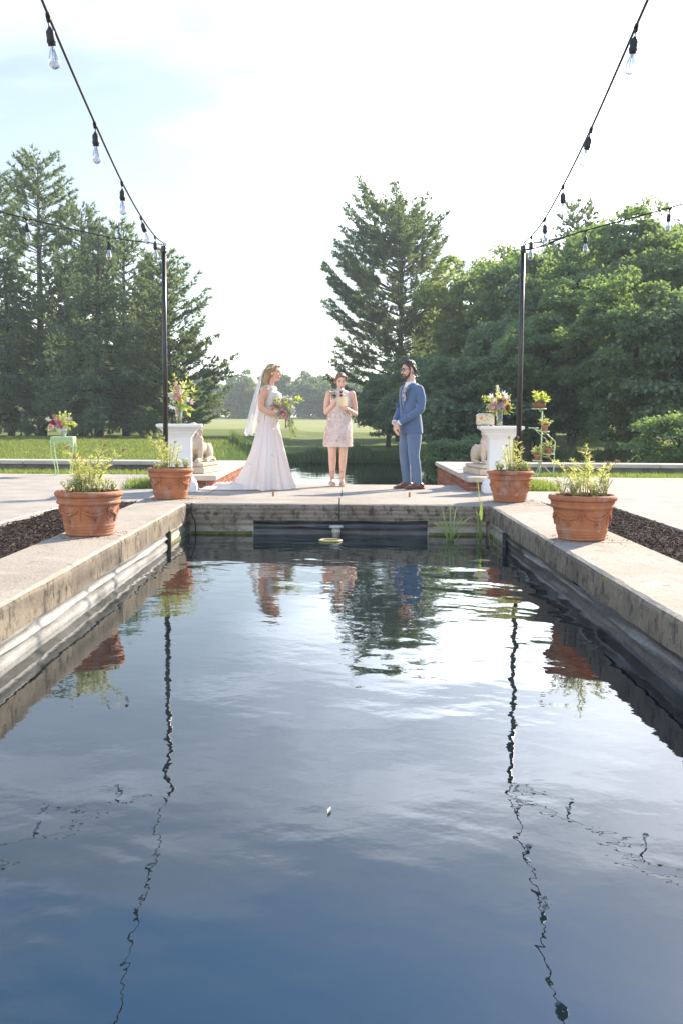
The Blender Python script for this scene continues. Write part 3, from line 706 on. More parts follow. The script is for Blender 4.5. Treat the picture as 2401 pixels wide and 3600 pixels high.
def broadleaf(seed, H, Rx, Rz=None, base=.25, nc=70, per=230, leaf=.24, cr=1.0, squash=1.0, limb=9):
    nc = int(nc * 2.4); per = int(per * .62); cr *= .70; leaf *= .88
    g = np.random.default_rng(seed); wood = MB(); fol = MB()
    z0 = base * H; cz = (z0 + H) / 2; Rz = (H - z0) / 2
    # cluster centres: shell biased, uneven
    d = rdir(nc, g); rr = g.uniform(.35, 1.0, nc) ** .55
    prof = 1 + .18 * np.sin(d[:, 0] * 4 + seed) + .15 * np.sin(d[:, 2] * 5 + seed * 2) + .12 * np.sin(d[:, 1] * 6 + seed)
    Cc = d * rr[:, None] * prof[:, None] * A(Rx * .88, Rx * .88 * squash, Rz * .92) + A(0, 0, cz)
    wood.tube([(0, 0, -.2), (0.05, 0, H * .2), (0.0, .08, H * .45), (.1, 0, H * .7)], [.018 * H + .08, .014 * H + .06, .009 * H + .04, .03], 9)
    for c in Cc[:limb * 3]:
        h0 = min(c[2] * .75, H * .6) * g.uniform(.55, 1.0)
        wood.tube(bez([(0, 0, h0), (c[0] * .45, c[1] * .45, (h0 + c[2]) / 2 + .2), tuple(c)], 4), np.linspace(.012 * H, .015, 9), 4, False)
    rc = cr * g.uniform(.65, 1.3, nc)
    N = nc * per; ci = np.repeat(np.arange(nc), per)
    u = rdir(N, g); u[:, 2] = np.abs(u[:, 2]) * .9 + .1 * u[:, 2] - .25
    p = Cc[ci] + u * (rc[ci] * g.uniform(.45, 1.0, N) ** .6)[:, None] * A(1, 1, .72) + g.normal(0, .05, (N, 3))
    D = u * A(1, 1, .4) + rdir(N, g) * .8 - A(0, 0, .25); Nn = u + A(0, 0, .6) + rdir(N, g) * .7
    L = leaf * g.uniform(.6, 1.25, N)
    fol.leaves(p, D, Nn, L, L * .75, .10)
    return wood, fol
def tree(name, wf, mat, label, x, y, sc=1.0, rz=0.0, group=None, z=None):
    wood, fol = wf
    t = thing(name, label, 'tree', (x, y, float(terr(x, y)) - .05 if z is None else z), rz, group)
    t.scale = (sc, sc, sc) if np.isscalar(sc) else sc
    wm = wood if not isinstance(wood, MB) else wood.mesh('trunk', True); fm = fol if not isinstance(fol, MB) else fol.mesh('crown')
    link('trunk', wm, m_bark, t); link('crown', fm, mat, t)
    return wm, fm

# the big pine in the middle
def rad_c(t): return np.interp(t, [0, .12, .3, .45, .6, .72, .85, .94, 1], [5.4, 6.4, 6.6, 6.8, 7.0, 6.2, 5.2, 3.9, 1.4])
def asym_c(az, t):
    l = .5 - .5 * math.cos(az)          # 1 towards -x
    return .66 + .36 * l if t > .35 else .80 + .15 * l
tree('pine_tree', conifer(1, 20.2, rad_c, first=.10, gap=.98, k=7, slope=(-.06, .60), droop=.24, start=.36, tuft=.42, dens=1.4, asym=asym_c), m_needle,
     'towering white pine with upswept boughs standing alone mid picture', px_x(915, 86), 86.0, .955)
# left-hand pines and spruces
def rad_tall(t): return np.interp(t, [0, .3, .5, .7, .85, 1], [2.6, 3.2, 3.2, 2.9, 2.4, .9])
W1 = tree('pine_tree', conifer(2, 21.3, rad_tall, first=.28, gap=.95, k=5, slope=(0, .55), start=.36, tuft=.42, dens=1.2, droop=.08), m_needle, 'tallest open-crowned pine of the left group with bare lower trunk', px_x(100, 75), 75, .96)
tree('pine_tree', W1, m_needle, 'pine cut off by the left edge of the picture', px_x(-5, 82), 82, .98, 2.1)
def rad_cone(t): return np.interp(t, [0, .08, .2, .5, .8, 1], [3.4, 4.1, 4.0, 2.8, 1.5, .15])
W3 = tree('spruce_tree', conifer(3, 13.6, rad_cone, first=.10, gap=.62, k=6, slope=(-.15, .35), droop=-.10, start=.22, tuft=.42, dens=.95, hang=.5, upw=.2), m_spruce, 'drooping dark spruce with a low bare limb, front of left group', px_x(228, 64), 64)
def rad_cone2(t): return np.interp(t, [0, .08, .25, .55, .8, 1], [3.8, 4.4, 4.1, 2.9, 1.7, .25])
W5 = tree('pine_tree', conifer(5, 12.9, rad_cone2, first=.07, gap=.70, k=6, slope=(.16, .8), droop=.06, start=.28, tuft=.44, dens=.9), m_needle, 'conical pine behind the left light pole, right end of left group', px_x(392, 66), 66, (1.0, 1.0, .93))
tree('pine_tree', W1, m_needle, 'slender pine rising just right of the tallest left pine', px_x(192, 74), 74, .78, 1.1)
tree('pine_tree', W5, m_needle, 'bushy pine standing between the drooping spruce and tallest pine', px_x(150, 70), 70, .98, 2.5)
tree('pine_tree', W5, m_needle, 'pine with feathery top behind the drooping spruce', px_x(292, 76), 76, 1.22, 4.0)
tree('spruce_tree', W3, m_spruce, 'narrow spruce close behind the conical pine at the pole', px_x(338, 80), 80, (.95, .95, 1.08), 1.3)
tree('spruce_tree', W3, m_spruce, 'dark spruce at the far left edge below the tall pines', px_x(30, 70), 70, (.95, .95, .92), 3.3)
# dead spire
b = MB(); b.tube([(0, 0, 0), (.05, 0, 5), (0, .05, 10), (.1, 0, 15.6)], [.16, .13, .08, .012], 7); g_ = np.random.default_rng(4)
for z in np.linspace(11, 15.2, 14):
    a = g_.uniform(0, 6.28); L = .25 + (15.6 - z) * .22; b.tube([(0, .03, z), (math.cos(a) * L, math.sin(a) * L, z + .12 * L)], [.02, .006], 4, False)
t = thing('dead_spruce', 'bare dead spire of a spruce poking above the drooping spruce', 'tree', (px_x(236, 72), 72, float(terr(-16, 72)))); obj('trunk', b, m_bark, t)
BA = tree('broadleaf_tree', broadleaf(21, 10.5, 4.2, base=.15, nc=70, per=300, leaf=.30, cr=1.25), m_leaf2, 'pale green leafy tree at the left edge behind the spruces', px_x(18, 92), 92)
tree('broadleaf_tree', BA, m_leaf2, 'light green tree glimpsed between trunks behind the left pines', px_x(170, 104), 104, .9, 1.0)
tree('broadleaf_tree', BA, m_leaf, 'leafy tree filling the gap behind the drooping spruce', px_x(330, 112), 112, .95, 2.0)

# right-hand broadleaf trees
B1 = tree('oak_tree', broadleaf(31, 14.3, 5.2, base=.18, nc=110, per=300, leaf=.30, cr=1.35), m_leaf, 'broad rounded oak behind the right light pole', px_x(1262, 66), 66)
B2 = tree('oak_tree', broadleaf(32, 13.2, 5.4, base=.12, nc=120, per=300, leaf=.28, cr=1.25), m_leaf, 'large dense oak right of the right light pole', px_x(1425, 55), 55)
tree('oak_tree', B1, m_leaf, 'dense oak cut off by the right edge of the picture', px_x(1565, 55), 55, .92, 2.2)
tree('pine_tree', W5, m_needle, 'dark pine top showing above the oaks behind right pole', px_x(1308, 86), 86, 1.5, .4)
tree('pine_tree', W5, m_needle, 'dark pine top at the right edge above the oaks', px_x(1590, 80), 80, 1.45, 1.4)
B3 = tree('maple_tree', broadleaf(33, 7.4, 3.0, base=.08, nc=80, per=260, leaf=.24, cr=.95), m_leaf3, 'silvery green young maple left of the right light pole', px_x(1140, 53), 53)
tree('maple_tree', B3, m_leaf2, 'bright yellow-green maple just right of the right pole', px_x(1232, 57), 57, (1.05, 1.05, 1.32), 2.0)
tree('maple_tree', B3, m_leaf, 'bushy shoreline maple behind the groom', px_x(985, 57), 57, (1.05, 1.0, .78), 1.0)
tree('maple_tree', B3, m_leaf, 'low maple leaning over the pond right of groom', px_x(1060, 50), 50, (.98, .98, .82), 3.0)
tree('maple_tree', B3, m_leaf3, 'lower maple behind the floral tin box', px_x(1210, 47), 47, (1.0, 1, .82), 4.2)
tree('oak_tree', B2, m_leaf, 'dark oak low behind the tiered plant stand', px_x(1310, 46), 46, (.68, .68, .62), .9)
tree('oak_tree', B2, m_leaf, 'dark low oak right of the tiered plant stand', px_x(1450, 42), 42, (.66, .66, .60), 2.9)
tree('maple_tree', B3, m_leaf, 'leafy maple at the right edge under the oaks', px_x(1590, 40), 40, (1.0, 1.0, 1.0), 5.0)
B4 = tree('maple_tree', broadleaf(34, 13.5, 4.4, base=.12, nc=90, per=280, leaf=.32, cr=1.3), m_leaf2, 'sunlit yellow-green tree right beside the tall central pine', px_x(1030, 98), 98)
tree('oak_tree', B4, m_leaf, 'oak filling the gap between central pine and right oaks', px_x(1112, 80), 80, 1.12, 1.6)
tree('oak_tree', B1, m_leaf, 'far oak behind the large dense oak', px_x(1480, 85), 85, 1.1, 4.0)
tree('oak_tree', B1, m_leaf, 'oak closing the wood behind the tiered plant stand', px_x(1380, 75), 75, 1.0, 5.0)
tree('maple_tree', B3, m_leaf3, 'rounded shrub at the foot of the central pine', px_x(890, 72), 72, (.9, .9, .72), .5)
for k_, (tx_, ty_, sc_) in enumerate(((17, 104, .95), (24, 112, 1.0), (22, 128, .9), (31, 122, 1.1), (29, 98, 1.1), (35, 140, 1.0))):
    tree('oak_tree', B1, m_leaf, 'oak deep in the wood, ' + ['first', 'second', 'third', 'fourth', 'fifth', 'sixth'][k_] + ' behind the right shoreline maples', tx_, ty_, sc_, k_ * 1.1, 'oaks deep in the right wood')
S1 = broadleaf(41, 2.6, 1.7, base=.0, nc=40, per=220, leaf=.15, cr=.55)
SM = tree('willow_shrub', S1, m_leaf, 'low rounded shrub behind the right parapet at picture edge', px_x(1556, 31), 31, (1.0, 1.0, .85))
tree('willow_shrub', SM, m_leaf3, 'small shrub at the pond edge right of the groom', px_x(1050, 38), 38, (.9, .9, .75), 2.0, z=-1.55)

# distant wood closing the meadow
g_ = np.random.default_rng(77); fw = MB(); ft = MB()
for k in range(130):
    row = k % 3; x = -150 + k * 2.1 + g_.normal(0, 1.5); y = 292 + row * 20 + g_.normal(0, 5)
    h = g_.uniform(10.5, 14.2) + (1.0 if -15 < x < 12 else 0) + row * .9; r = g_.uniform(3.6, 5.6); z0 = float(terr(x, y))
    nc, per = 44, 60; d = rdir(nc, g_); C = d * g_.uniform(.4, 1, nc)[:, None] * A(r, r, h * .54) + A(x, y, z0 + h * .43)
    ci = np.repeat(np.arange(nc), per); u = rdir(nc * per, g_); u[:, 2] = np.abs(u[:, 2]) - .3
    p = C[ci] + u * g_.uniform(.5, 1, (nc * per, 1)) * A(1.4, 1.4, 1.1); p[:, 2] = np.maximum(p[:, 2], z0 + .1)
    fw.leaves(p, u + rdir(nc * per, g_) * .8, u + rdir(nc * per, g_) * .6 + A(0, 0, .4), g_.uniform(.6, 1.15, nc * per), g_.uniform(.5, .9, nc * per), .1)
    ft.tube([(x, y, z0 - .3), (x, y, z0 + h * .5)], [.35, .15], 5, False)
w = thing('distant_wood', 'hazy line of distant woodland across the meadow', 'wood'); w['kind'] = 'stuff'
o = obj('trunks', ft, m_bark, w); o['kind'] = 'stuff'; o = obj('crowns', fw, m_farleaf, w); o['kind'] = 'stuff'
# low limb of the drooping spruce is part of its own tree; leaf litter and wood edge grass
# ------------------------------------------------------------------ terracotta planters
m_terra = pm('terracotta', (.45, .18, .085), (.35, .13, .065), rough=.8, scale=5, layers=(((.42, .27, .21), 4.5, .50, .72, (1, 1, .45)), ((.50, .40, .34), 9, .60, .76), ((.20, .075, .045), 3.2, .56, .76, (1, 1, .4)), ((.10, .06, .045), 14, .68, .78)), bump=.25, bscale=70, spec=.25)
def planter_meshes():
    pr = [(.175, 0), (.192, .004), (.196, .018), (.192, .026), (.199, .034), (.203, .042), (.199, .050), (.205, .056), (.210, .064), (.206, .072), (.210, .078), (.215, .086), (.210, .094)]
    pr += [(.214, .11), (.222, .15), (.231, .20), (.240, .245), (.243, .26), (.262, .268), (.268, .280), (.262, .292), (.252, .297), (.262, .308), (.264, .316), (.258, .324)]
    body = MB().lathe(pr + [(.25, .33), (.22, .33)], 56, caps=False)
    rim = MB().lathe([(.252, .322), (.272, .328), (.282, .340), (.283, .354), (.277, .366), (.266, .373), (.250, .374), (.244, .366), (.242, .33)], 56, caps=False)
    soil = MB(); n = 900
    soil.lathe([(.242, .338), (.16, .352), (.06, .356), (.001, .357)], 30)
    a = rng.uniform(0, 6.28, n); r = .235 * np.sqrt(rng.uniform(0, 1, n)); C = np.stack([r * np.cos(a), r * np.sin(a), .345 + .012 * rng.uniform(0, 1, n)], 1)
    soil.leaves(C, rdir(n) * A(1, 1, .5), rdir(n) * .6 + A(0, 0, 1), rng.uniform(.01, .035, n), rng.uniform(.006, .015, n), .1)
    gar = []
    def onbody(a, z, off=0.0):
        rr = np.interp(z, [.094, .15, .20, .26], [.212, .222, .231, .243]) + off; return A(rr * math.cos(a), rr * math.sin(a), z)
    for k in range(6):
        a0 = k * math.pi / 3 + .25; b = MB()
        T = [onbody(a0 + t * math.pi / 3, .235 - .055 * math.sin(t * math.pi), .004) for t in np.linspace(.1, .9, 15)]
        b.tube(T, [.006 + .006 * math.sin(t * math.pi) for t in np.linspace(.1, .9, 15)], 7)
        for t in np.linspace(.15, .85, 9):
            for q in range(3):
                p = onbody(a0 + t * math.pi / 3 + rng.normal(0, .02), .235 - .055 * math.sin(t * math.pi) + rng.normal(0, .008), .006); b.ell(p, (.010, .010, .008), 7, 5)
        for q in range(5):
            aa = q * 1.2566; p = onbody(a0 + .045 * math.cos(aa) , .232 + .014 * math.sin(aa), .004); b.ell(p, (.010, .010, .010), 7, 5)
        b.ell(onbody(a0, .232, .009), (.007, .007, .007), 7, 5)
        for q in range(4): b.ell(onbody(a0 + rng.normal(0, .02), .205 - q * .02, .003), (.009 - q * .001, .009 - q * .001, .011), 7, 5)
        for q in range(6):
            aa = q * 1.05; b.ell(onbody(a0 + math.pi / 6 + .06 * math.cos(aa), .145 + .018 * math.sin(aa), .003), (.010, .010, .010), 6, 5)
        gar.append(b.mesh('garland', True))
    return body.mesh('pot_body', True), rim.mesh('pot_rim', True), soil.mesh('potting_soil'), gar
PB, PR, PS, PG = planter_meshes()
m_fern = leafmat('feathery_foliage', (.30, .34, .10), (.40, .40, .14), (.85, .82, .25), .55, 12, .3)
m_stem = pm('plant_stem', (.30, .26, .09), (.22, .24, .07), rough=.6, scale=20)
m_bed = leafmat('bedding_leaves', (.24, .30, .10), (.38, .40, .18), (.80, .80, .30), .5, 14, .35)
m_dead = leafmat('dry_flower_heads', (.32, .15, .09), (.45, .28, .16), (.4, .22, .12), .3, 30, .4)
m_white = leafmat('white_petals', (.80, .76, .70), (.86, .83, .80), (.8, .75, .68), .35, 20, .08)
def feather_plant(seed, stems, beds):
    """feathery-leaved stems with spent flower heads, low leafy bedding plants round them"""
    g = np.random.default_rng(seed); st, lf, bd, hd, wh = MB(), MB(), MB(), MB(), MB()
    for (x, y, h, lx, ly, head) in stems:
        P = bez([(x, y, 0), (x + lx * .25, y + ly * .25, h * .4), (x + lx * .6, y + ly * .6, h * .75), (x + lx, y + ly, h)], 8)
        st.tube(P, np.linspace(.0055, .0022, len(P)), 5)
        for k in range(4, int(len(P) * .86)):
            for s in range(1 + (k % 2)):
                n = 7; D = nrm(np.array([g.normal(0, 1), g.normal(0, 1), .55]));
                dd = D + g.normal(0, .35, (n, 3)); L = g.uniform(.025, .06, n) * (1.05 - .4 * k / len(P))
                q = P[k] + D * np.linspace(0, .05, n)[:, None]
                lf.tris(q, dd, rdir(n, g), L, .0048)
        if head:
            n = 26; hd.leaves(np.repeat(P[-1:], n, 0), rdir(n, g) + A(0, 0, .25), rdir(n, g), g.uniform(.012, .034, n), .007, .1)
        else:
            n = 14; lf.tris(np.repeat(P[-1:], n, 0), rdir(n, g) + A(0, 0, .8), rdir(n, g), g.uniform(.02, .05, n), .006)
    for (x, y, h, r) in beds:
        for k in range(7):
            a = g.uniform(0, 6.28); hh = h * g.uniform(.6, 1.05); tip = A(x + math.cos(a) * r * g.uniform(.2, 1), y + math.sin(a) * r * g.uniform(.2, 1), hh)
            P = bez([(x, y, 0), (x * .5 + tip[0] * .5, y * .5 + tip[1] * .5, hh * .55), tuple(tip)], 6); st.tube(P, .0028, 4)
            n = 10; q = P[g.integers(3, len(P), n)]; D = rdir(n, g) * A(1, 1, .5) + A(0, 0, .25)
            bd.leaves(q, D, rdir(n, g) * .4 + A(0, 0, 1), g.uniform(.025, .055, n), g.uniform(.009, .016, n), .14)
            if g.random() < .5:
                n = 7; wh.leaves(np.repeat(P[-1:] + A(0, 0, .006), n, 0), rdir(n, g) * A(1, 1, .4), A(0, 0, 1) + rdir(n, g) * .3, .018, .014, .12)
    return dict(stems=(st, m_stem), feathery_leaves=(lf, m_fern), bedding_leaves=(bd, m_bed), spent_heads=(hd, m_dead), white_flowers=(wh, m_white))
def place_planter(loc, label, plabel, seed, stems, beds, rz):
    t = thing('terracotta_planter', label, 'planter', loc, rz, 'terracotta planters on the pool coping'); t.scale = (KP, KP, KP)
    link('pot_body', PB, m_terra, t); link('rim', PR, m_terra, t); link('potting_soil', PS, m_soil, t)
    for gmesh in PG: link('garland', gmesh, m_terra, t)
    p = thing('potted_plant', plabel, 'plant', (loc[0], loc[1], loc[2] + .35 * KP), 0, 'plants in the terracotta planters'); p.scale = (KP, KP, KP)
    for nm, (b, mm) in feather_plant(seed, stems, beds).items():
        if b.n: o = obj(nm, b, mm, p); o['kind'] = 'stuff'
place_planter((-1.672, 6.579, CT + .002), 'terracotta planter with garlands, whitened, on left coping nearest the camera', 'feathery plant with brown spent flowers in the near left planter', 1,
    [(0, 0, .30, .02, 0, 0), (.02, .03, .40, .11, 0, 1), (.05, 0, .28, .13, .02, 0), (.04, 0, .36, .25, .03, 1), (-.08, .02, .38, -.10, 0, 1), (-.07, .02, .31, -.06, .02, 1), (-.05, -.03, .30, -.05, -.02, 1), (-.02, .0, .29, -.03, 0, 1), (.0, -.03, .26, .04, -.02, 0), (-.06, -.05, .24, -.01, 0, 0), (.03, -.05, .22, .05, -.02, 0)],
    [(-.17, -.02, .11, .07), (-.09, -.09, .13, .06), (.10, -.07, .11, .07), (.19, 0, .10, .05), (-.12, .1, .12, .06), (.12, .1, .12, .06), (.0, -.14, .07, .05), (-.05, -.04, .15, .06)], .2)
place_planter((1.578, 6.508, CT + .002), 'terracotta planter with garlands on right coping nearest the camera', 'tall feathery plant in the near right planter', 2,
    [(0, 0, .42, .02, 0, 0), (.02, .0, .34, .03, .02, 1), (-.02, 0, .30, -.08, 0, 0), (.12, 0, .28, .08, 0, 1), (.10, 0, .30, .18, 0, 1), (-.03, .02, .33, -.26, .0, 1), (.03, -.03, .26, .0, -.02, 0), (-.02, -.04, .22, -.05, 0, 0)],
    [(-.17, 0, .16, .07), (-.10, -.09, .13, .06), (.15, -.06, .17, .08), (.20, .02, .17, .06), (.08, -.11, .11, .06), (-.05, .1, .12, .06), (.10, .1, .13, .06)], 1.1)
place_planter((-1.641, 9.554, CT + .002), 'orange terracotta planter at the foot of the left light pole', 'feathery plant climbing round the left pole in its planter', 3,
    [(-.02, -.02, .38, -.05, 0, 0), (-.05, 0, .46, -.26, .02, 1), (.02, -.04, .34, .05, 0, 1), (.0, -.06, .30, .02, -.02, 0), (-.04, -.05, .40, -.10, 0, 0), (.06, 0, .30, .06, 0, 0), (-.08, -.02, .32, -.1, 0, 0)],
    [(-.17, -.03, .08, .06), (.10, -.09, .12, .07), (.17, .02, .14, .06), (-.04, -.12, .10, .06), (.06, .1, .12, .06), (.2, -.03, .13, .04)], 2.0)
place_planter((1.602, 9.483, CT + .002), 'orange terracotta planter at the foot of the right light pole', 'feathery white-flowered plant in the planter by right pole', 4,
    [(.0, -.02, .42, -.03, 0, 1), (.04, 0, .42, .05, 0, 1), (.02, -.05, .34, .0, -.02, 0), (-.02, -.04, .32, -.04, 0, 1), (.06, -.03, .30, .06, 0, 0), (-.04, 0, .26, -.05, 0, 0)],
    [(-.16, -.03, .13, .05), (.14, -.05, .15, .07), (.2, 0, .12, .05), (-.03, -.12, .11, .05), (.06, -.1, .12, .06), (-.1, .08, .1, .05)], 3.1)

g_ = np.random.default_rng(90)
for px_, py_, n_, rr_ in ((-1.672, 6.579, 260, .30), (1.578, 6.508, 200, .28), (-1.641, 9.554, 420, .34), (1.602, 9.483, 260, .30)):
    a = g_.uniform(0, 6.283, n_); r = .155 + np.abs(g_.normal(0, rr_ * .35, n_)); C = np.stack([px_ + r * np.cos(a), py_ + r * np.sin(a), np.full(n_, CT + .003)], 1)
    ok = (C[:, 0] > OXL + .02) & (C[:, 0] < OXR - .02) & ((C[:, 1] > YF + .03) | (C[:, 0] < PXL - .03) | (C[:, 0] > PXR + .03)) & (C[:, 1] < YB - .02); C = C[ok]; m_ = len(C)
    b = MB(); b.leaves(C, rdir(m_, g_) * A(1, 1, .1), A(0, 0, 1) + rdir(m_, g_) * .3, g_.uniform(.004, .018, m_), g_.uniform(.003, .009, m_), .15)
    o = obj('spilled_soil', b, m_chip, pool); o['kind'] = 'stuff'
# ------------------------------------------------------------------ pedestals
m_ped = pm('white_painted_plaster', (.80, .77, .73), (.75, .72, .68), rough=.6, scale=3, layers=(((.55, .50, .44), 9, .62, .80, (1, 1, .4)), ((.42, .38, .33), 22, .70, .80)), bump=.08, bscale=40)
def pedestal(x, y, label, rz):
    t = thing('pedestal', label, 'pedestal', (x, y, 0), rz, 'white pedestals')
    b = MB(); b.sq([(.215, 0), (.225, .01), (.225, .085), (.215, .095), (.212, .10), (.212, .125), (.19, .15), (.168, .185), (.16, .20)], ch=.09); obj('base', b, m_ped, t)
    b = MB(); b.sq([(.158, .198), (.155, .21), (.155, .735)], ch=.05); obj('shaft', b, m_ped, t)
    b = MB(); b.sq([(.156, .733), (.172, .735), (.172, .755), (.186, .757), (.188, .775), (.204, .778), (.212, .80), (.235, .825), (.262, .848), (.285, .862), (.292, .866), (.292, .90)], ch=.03); obj('capital', b, m_ped, t)
pedestal(-2.165, 13.36, 'square white pedestal under the tall vase by the left pole', .10)
pedestal(2.125, 13.45, 'square white pedestal under the floral tin by the right pole', -.06)

# ------------------------------------------------------------------ flowers
PET = {}
def petal_patch(mb, c, d, r, th0, th1, ph, w, flare=0.0, nn=4):
    d = nrm(d); u = nrm(np.cross(d, (0.2, .3, 1.0) if abs(d[2]) < .95 else (1.0, 0, 0))); v = np.cross(d, u); V = []
    for i in range(nn):
        t = th0 + (th1 - th0) * i / (nn - 1); ww = w * math.sin(math.pi * (.22 + .62 * i / (nn - 1)))
        for j in range(nn):
            p = ph + ww * (j / (nn - 1) - .5) * 2; rr = r * (1 + flare * (i / (nn - 1)) ** 2)
            V.append(c + rr * (-math.cos(t) * d + math.sin(t) * (math.cos(p) * u + math.sin(p) * v)))
    F = [(i * nn + j, i * nn + j + 1, (i + 1) * nn + j + 1, (i + 1) * nn + j) for i in range(nn - 1) for j in range(nn - 1)]
    mb.add(V, F)
def ruffled(c, r, d, g, layers=4):
    b = MB(); c = A(*c); d = nrm(d)
    for k in range(layers):
        f = (k + 1) / layers; n = 4 + k * 2
        for q in range(n): petal_patch(b, c + d * r * .15 * (1 - f), d, r * (.35 + .65 * f) * g.uniform(.92, 1.06), .35, 2.05 - .45 * f + g.uniform(-.1, .1), q * 6.283 / n + k * .7 + g.uniform(-.1, .1), 1.0 * 3.3 / n, .22 * f)
    return b
m_pinkpet = leafmat('blush_petals', (.78, .52, .50), (.84, .66, .64), (.8, .5, .48), .35, 25, .1)
m_roseb = leafmat('rose_petals', (.66, .20, .34), (.74, .34, .46), (.75, .25, .4), .35, 25, .12)
m_red = leafmat('crimson_petals', (.42, .04, .07), (.52, .09, .12), (.5, .06, .08), .3, 25, .2)
m_mauve = leafmat('mauve_petals', (.66, .54, .66), (.76, .66, .74), (.7, .55, .65), .35, 25, .1)
m_yel = leafmat('yellow_petals', (.72, .64, .16), (.80, .74, .36), (.85, .8, .2), .4, 25, .12)
m_coral = leafmat('coral_petals', (.72, .30, .22), (.78, .45, .32), (.8, .4, .3), .35, 25, .12)
m_blue = leafmat('blue_florets', (.10, .13, .30), (.22, .26, .45), (.15, .2, .4), .25, 60, .3)
m_brown = leafmat('chocolate_petals', (.12, .05, .04), (.22, .10, .07), (.25, .1, .06), .25, 40, .25)
m_green = leafmat('bouquet_leaves', (.13, .22, .05), (.22, .30, .08), (.48, .60, .10), .45, 18, .3)
m_lime = leafmat('lime_leaves', (.30, .38, .07), (.42, .46, .10), (.72, .78, .14), .5, 18, .25)
m_grey = leafmat('eucalyptus_leaves', (.22, .32, .22), (.30, .38, .27), (.4, .5, .28), .35, 18, .2)
def lily(c, r, d, g, n=6):
    b = MB(); d = nrm(d); a = np.arange(n) * 6.283 / n + g.uniform(0, 1); u = nrm(np.cross(d, (.3, .2, 1))); v = np.cross(d, u)
    D = np.cos(a)[:, None] * u + np.sin(a)[:, None] * v + d * .55
    b.leaves(np.repeat(A(*c)[None], n, 0), D, np.repeat(d[None], n, 0), r, r * .48, -.12); return b
def spray(c, r, d, g, n=26, s=.012):
    """cluster of small florets"""
    b = MB(); P = A(*c) + rdir(n, g) * r * g.uniform(.3, 1, (n, 1)) * A(1, 1, 1)
    for k in range(4): b.leaves(P, rdir(n, g) * .8 + nrm(d) * .4, rdir(n, g) + nrm(d), s * g.uniform(.8, 1.3, n), s * .8, .1)
    return b
def spike(c, L, r, d, g, n=60):
    b = MB(); t = g.uniform(0, 1, n); d = nrm(d); P = A(*c) + d * (t * L)[:, None] + rdir(n, g) * (r * (1.15 - t))[:, None]
    b.leaves(P, rdir(n, g) + d * .5, rdir(n, g), .016, .012, .12); return b
def sprigs(c, tips, g, leaf, w=.5, n=12, stem=None):
    b = MB()
    for tp in tips:
        tp = A(*tp); c = A(*c); mid = (c + tp) / 2 + A(0, 0, .02); P = bez([tuple(c), tuple(mid), tuple(tp)], 8)
        b.tube(P, .0022, 4)
        q = P[g.integers(5, len(P), n)]; dd = nrm(tp - c); b.leaves(q, dd * .6 + rdir(n, g) * .8, rdir(n, g) * .6 + A(0, -.6, .8), leaf * g.uniform(.6, 1.2, n), leaf * w, .12)
        b.leaves([P[-1]], [dd], [A(0, -.5, 1)], leaf, leaf * w, .1)
    return b
def arrangement(root, flowers, greens, seed, stems=None):
    g = np.random.default_rng(seed); c0 = A(0, 0, 0)
    if stems is not None:
        b = MB(); foot, nst = stems
        for k in range(nst):
            a = g.uniform(0, 6.28); r = g.uniform(0, 1); b.tube(bez([(foot[0] + .018 * r * math.cos(a + 2), foot[1] + .018 * r * math.sin(a + 2), foot[2]), (foot[0] * .5 + .01 * math.cos(a), foot[1] * .5 + .01 * math.sin(a), foot[2] * .4), (.05 * r * math.cos(a), .05 * r * math.sin(a), .02)], 5), .0028, 5)
        obj('stems', b, m_stem, root)
    for kind, mat, pos, r, d in flowers:
        d = A(*d)
        if kind == 'rose': b = ruffled(pos, r, d, g)
        elif kind == 'lily': b = lily(pos, r, d, g)
        elif kind == 'spray': b = spray(pos, r, d, g)
        elif kind == 'spike': b = spike(pos, r, .03, d, g)
        obj({'rose': 'ruffled_flower', 'lily': 'star_flower', 'spray': 'floret_cluster', 'spike': 'flower_spike'}[kind], b, mat, root, kind == 'rose')
    for mat, c, tips, leaf, w, n in greens: o = obj('foliage_sprig', sprigs(c, tips, g, leaf, w, n), mat, root)
m_glass = glassmat('clear_glass', (.97, .99, .98), .10)
m_crystal = glassmat('cut_glass', (.93, .96, .94), .22)
def vase(name, label, loc, prof, mat, n=24, ribs=0):
    t = thing(name, label, 'vase', loc); b = MB(); a = np.arange(n) * 2 * np.pi / n; rs = []
    for r, z in prof:
        rr = r * (1 + ribs * (np.arange(n) % 2)); rs.append(np.stack([rr * np.cos(a), rr * np.sin(a), np.full(n, z)], 1))
    b.rings(rs, False); obj('glass_body', b, mat, t, ribs == 0)
    b = MB(); b.lathe([(prof[0][0], 0.0), (prof[0][0], .012), (prof[0][0] * .9, .016), (.002, .016)], n); obj('glass_foot', b, mat, t)
    zt = prof[-1][1]
    b = MB(); b.lathe([(r * .93, z) for r, z in prof if z < zt * .6] + [(.001, [z for r, z in prof if z < zt * .6][-1])], n); obj('vase_water', b, glassmat('vase_water', (.90, .94, .84), .03), t)
    return t
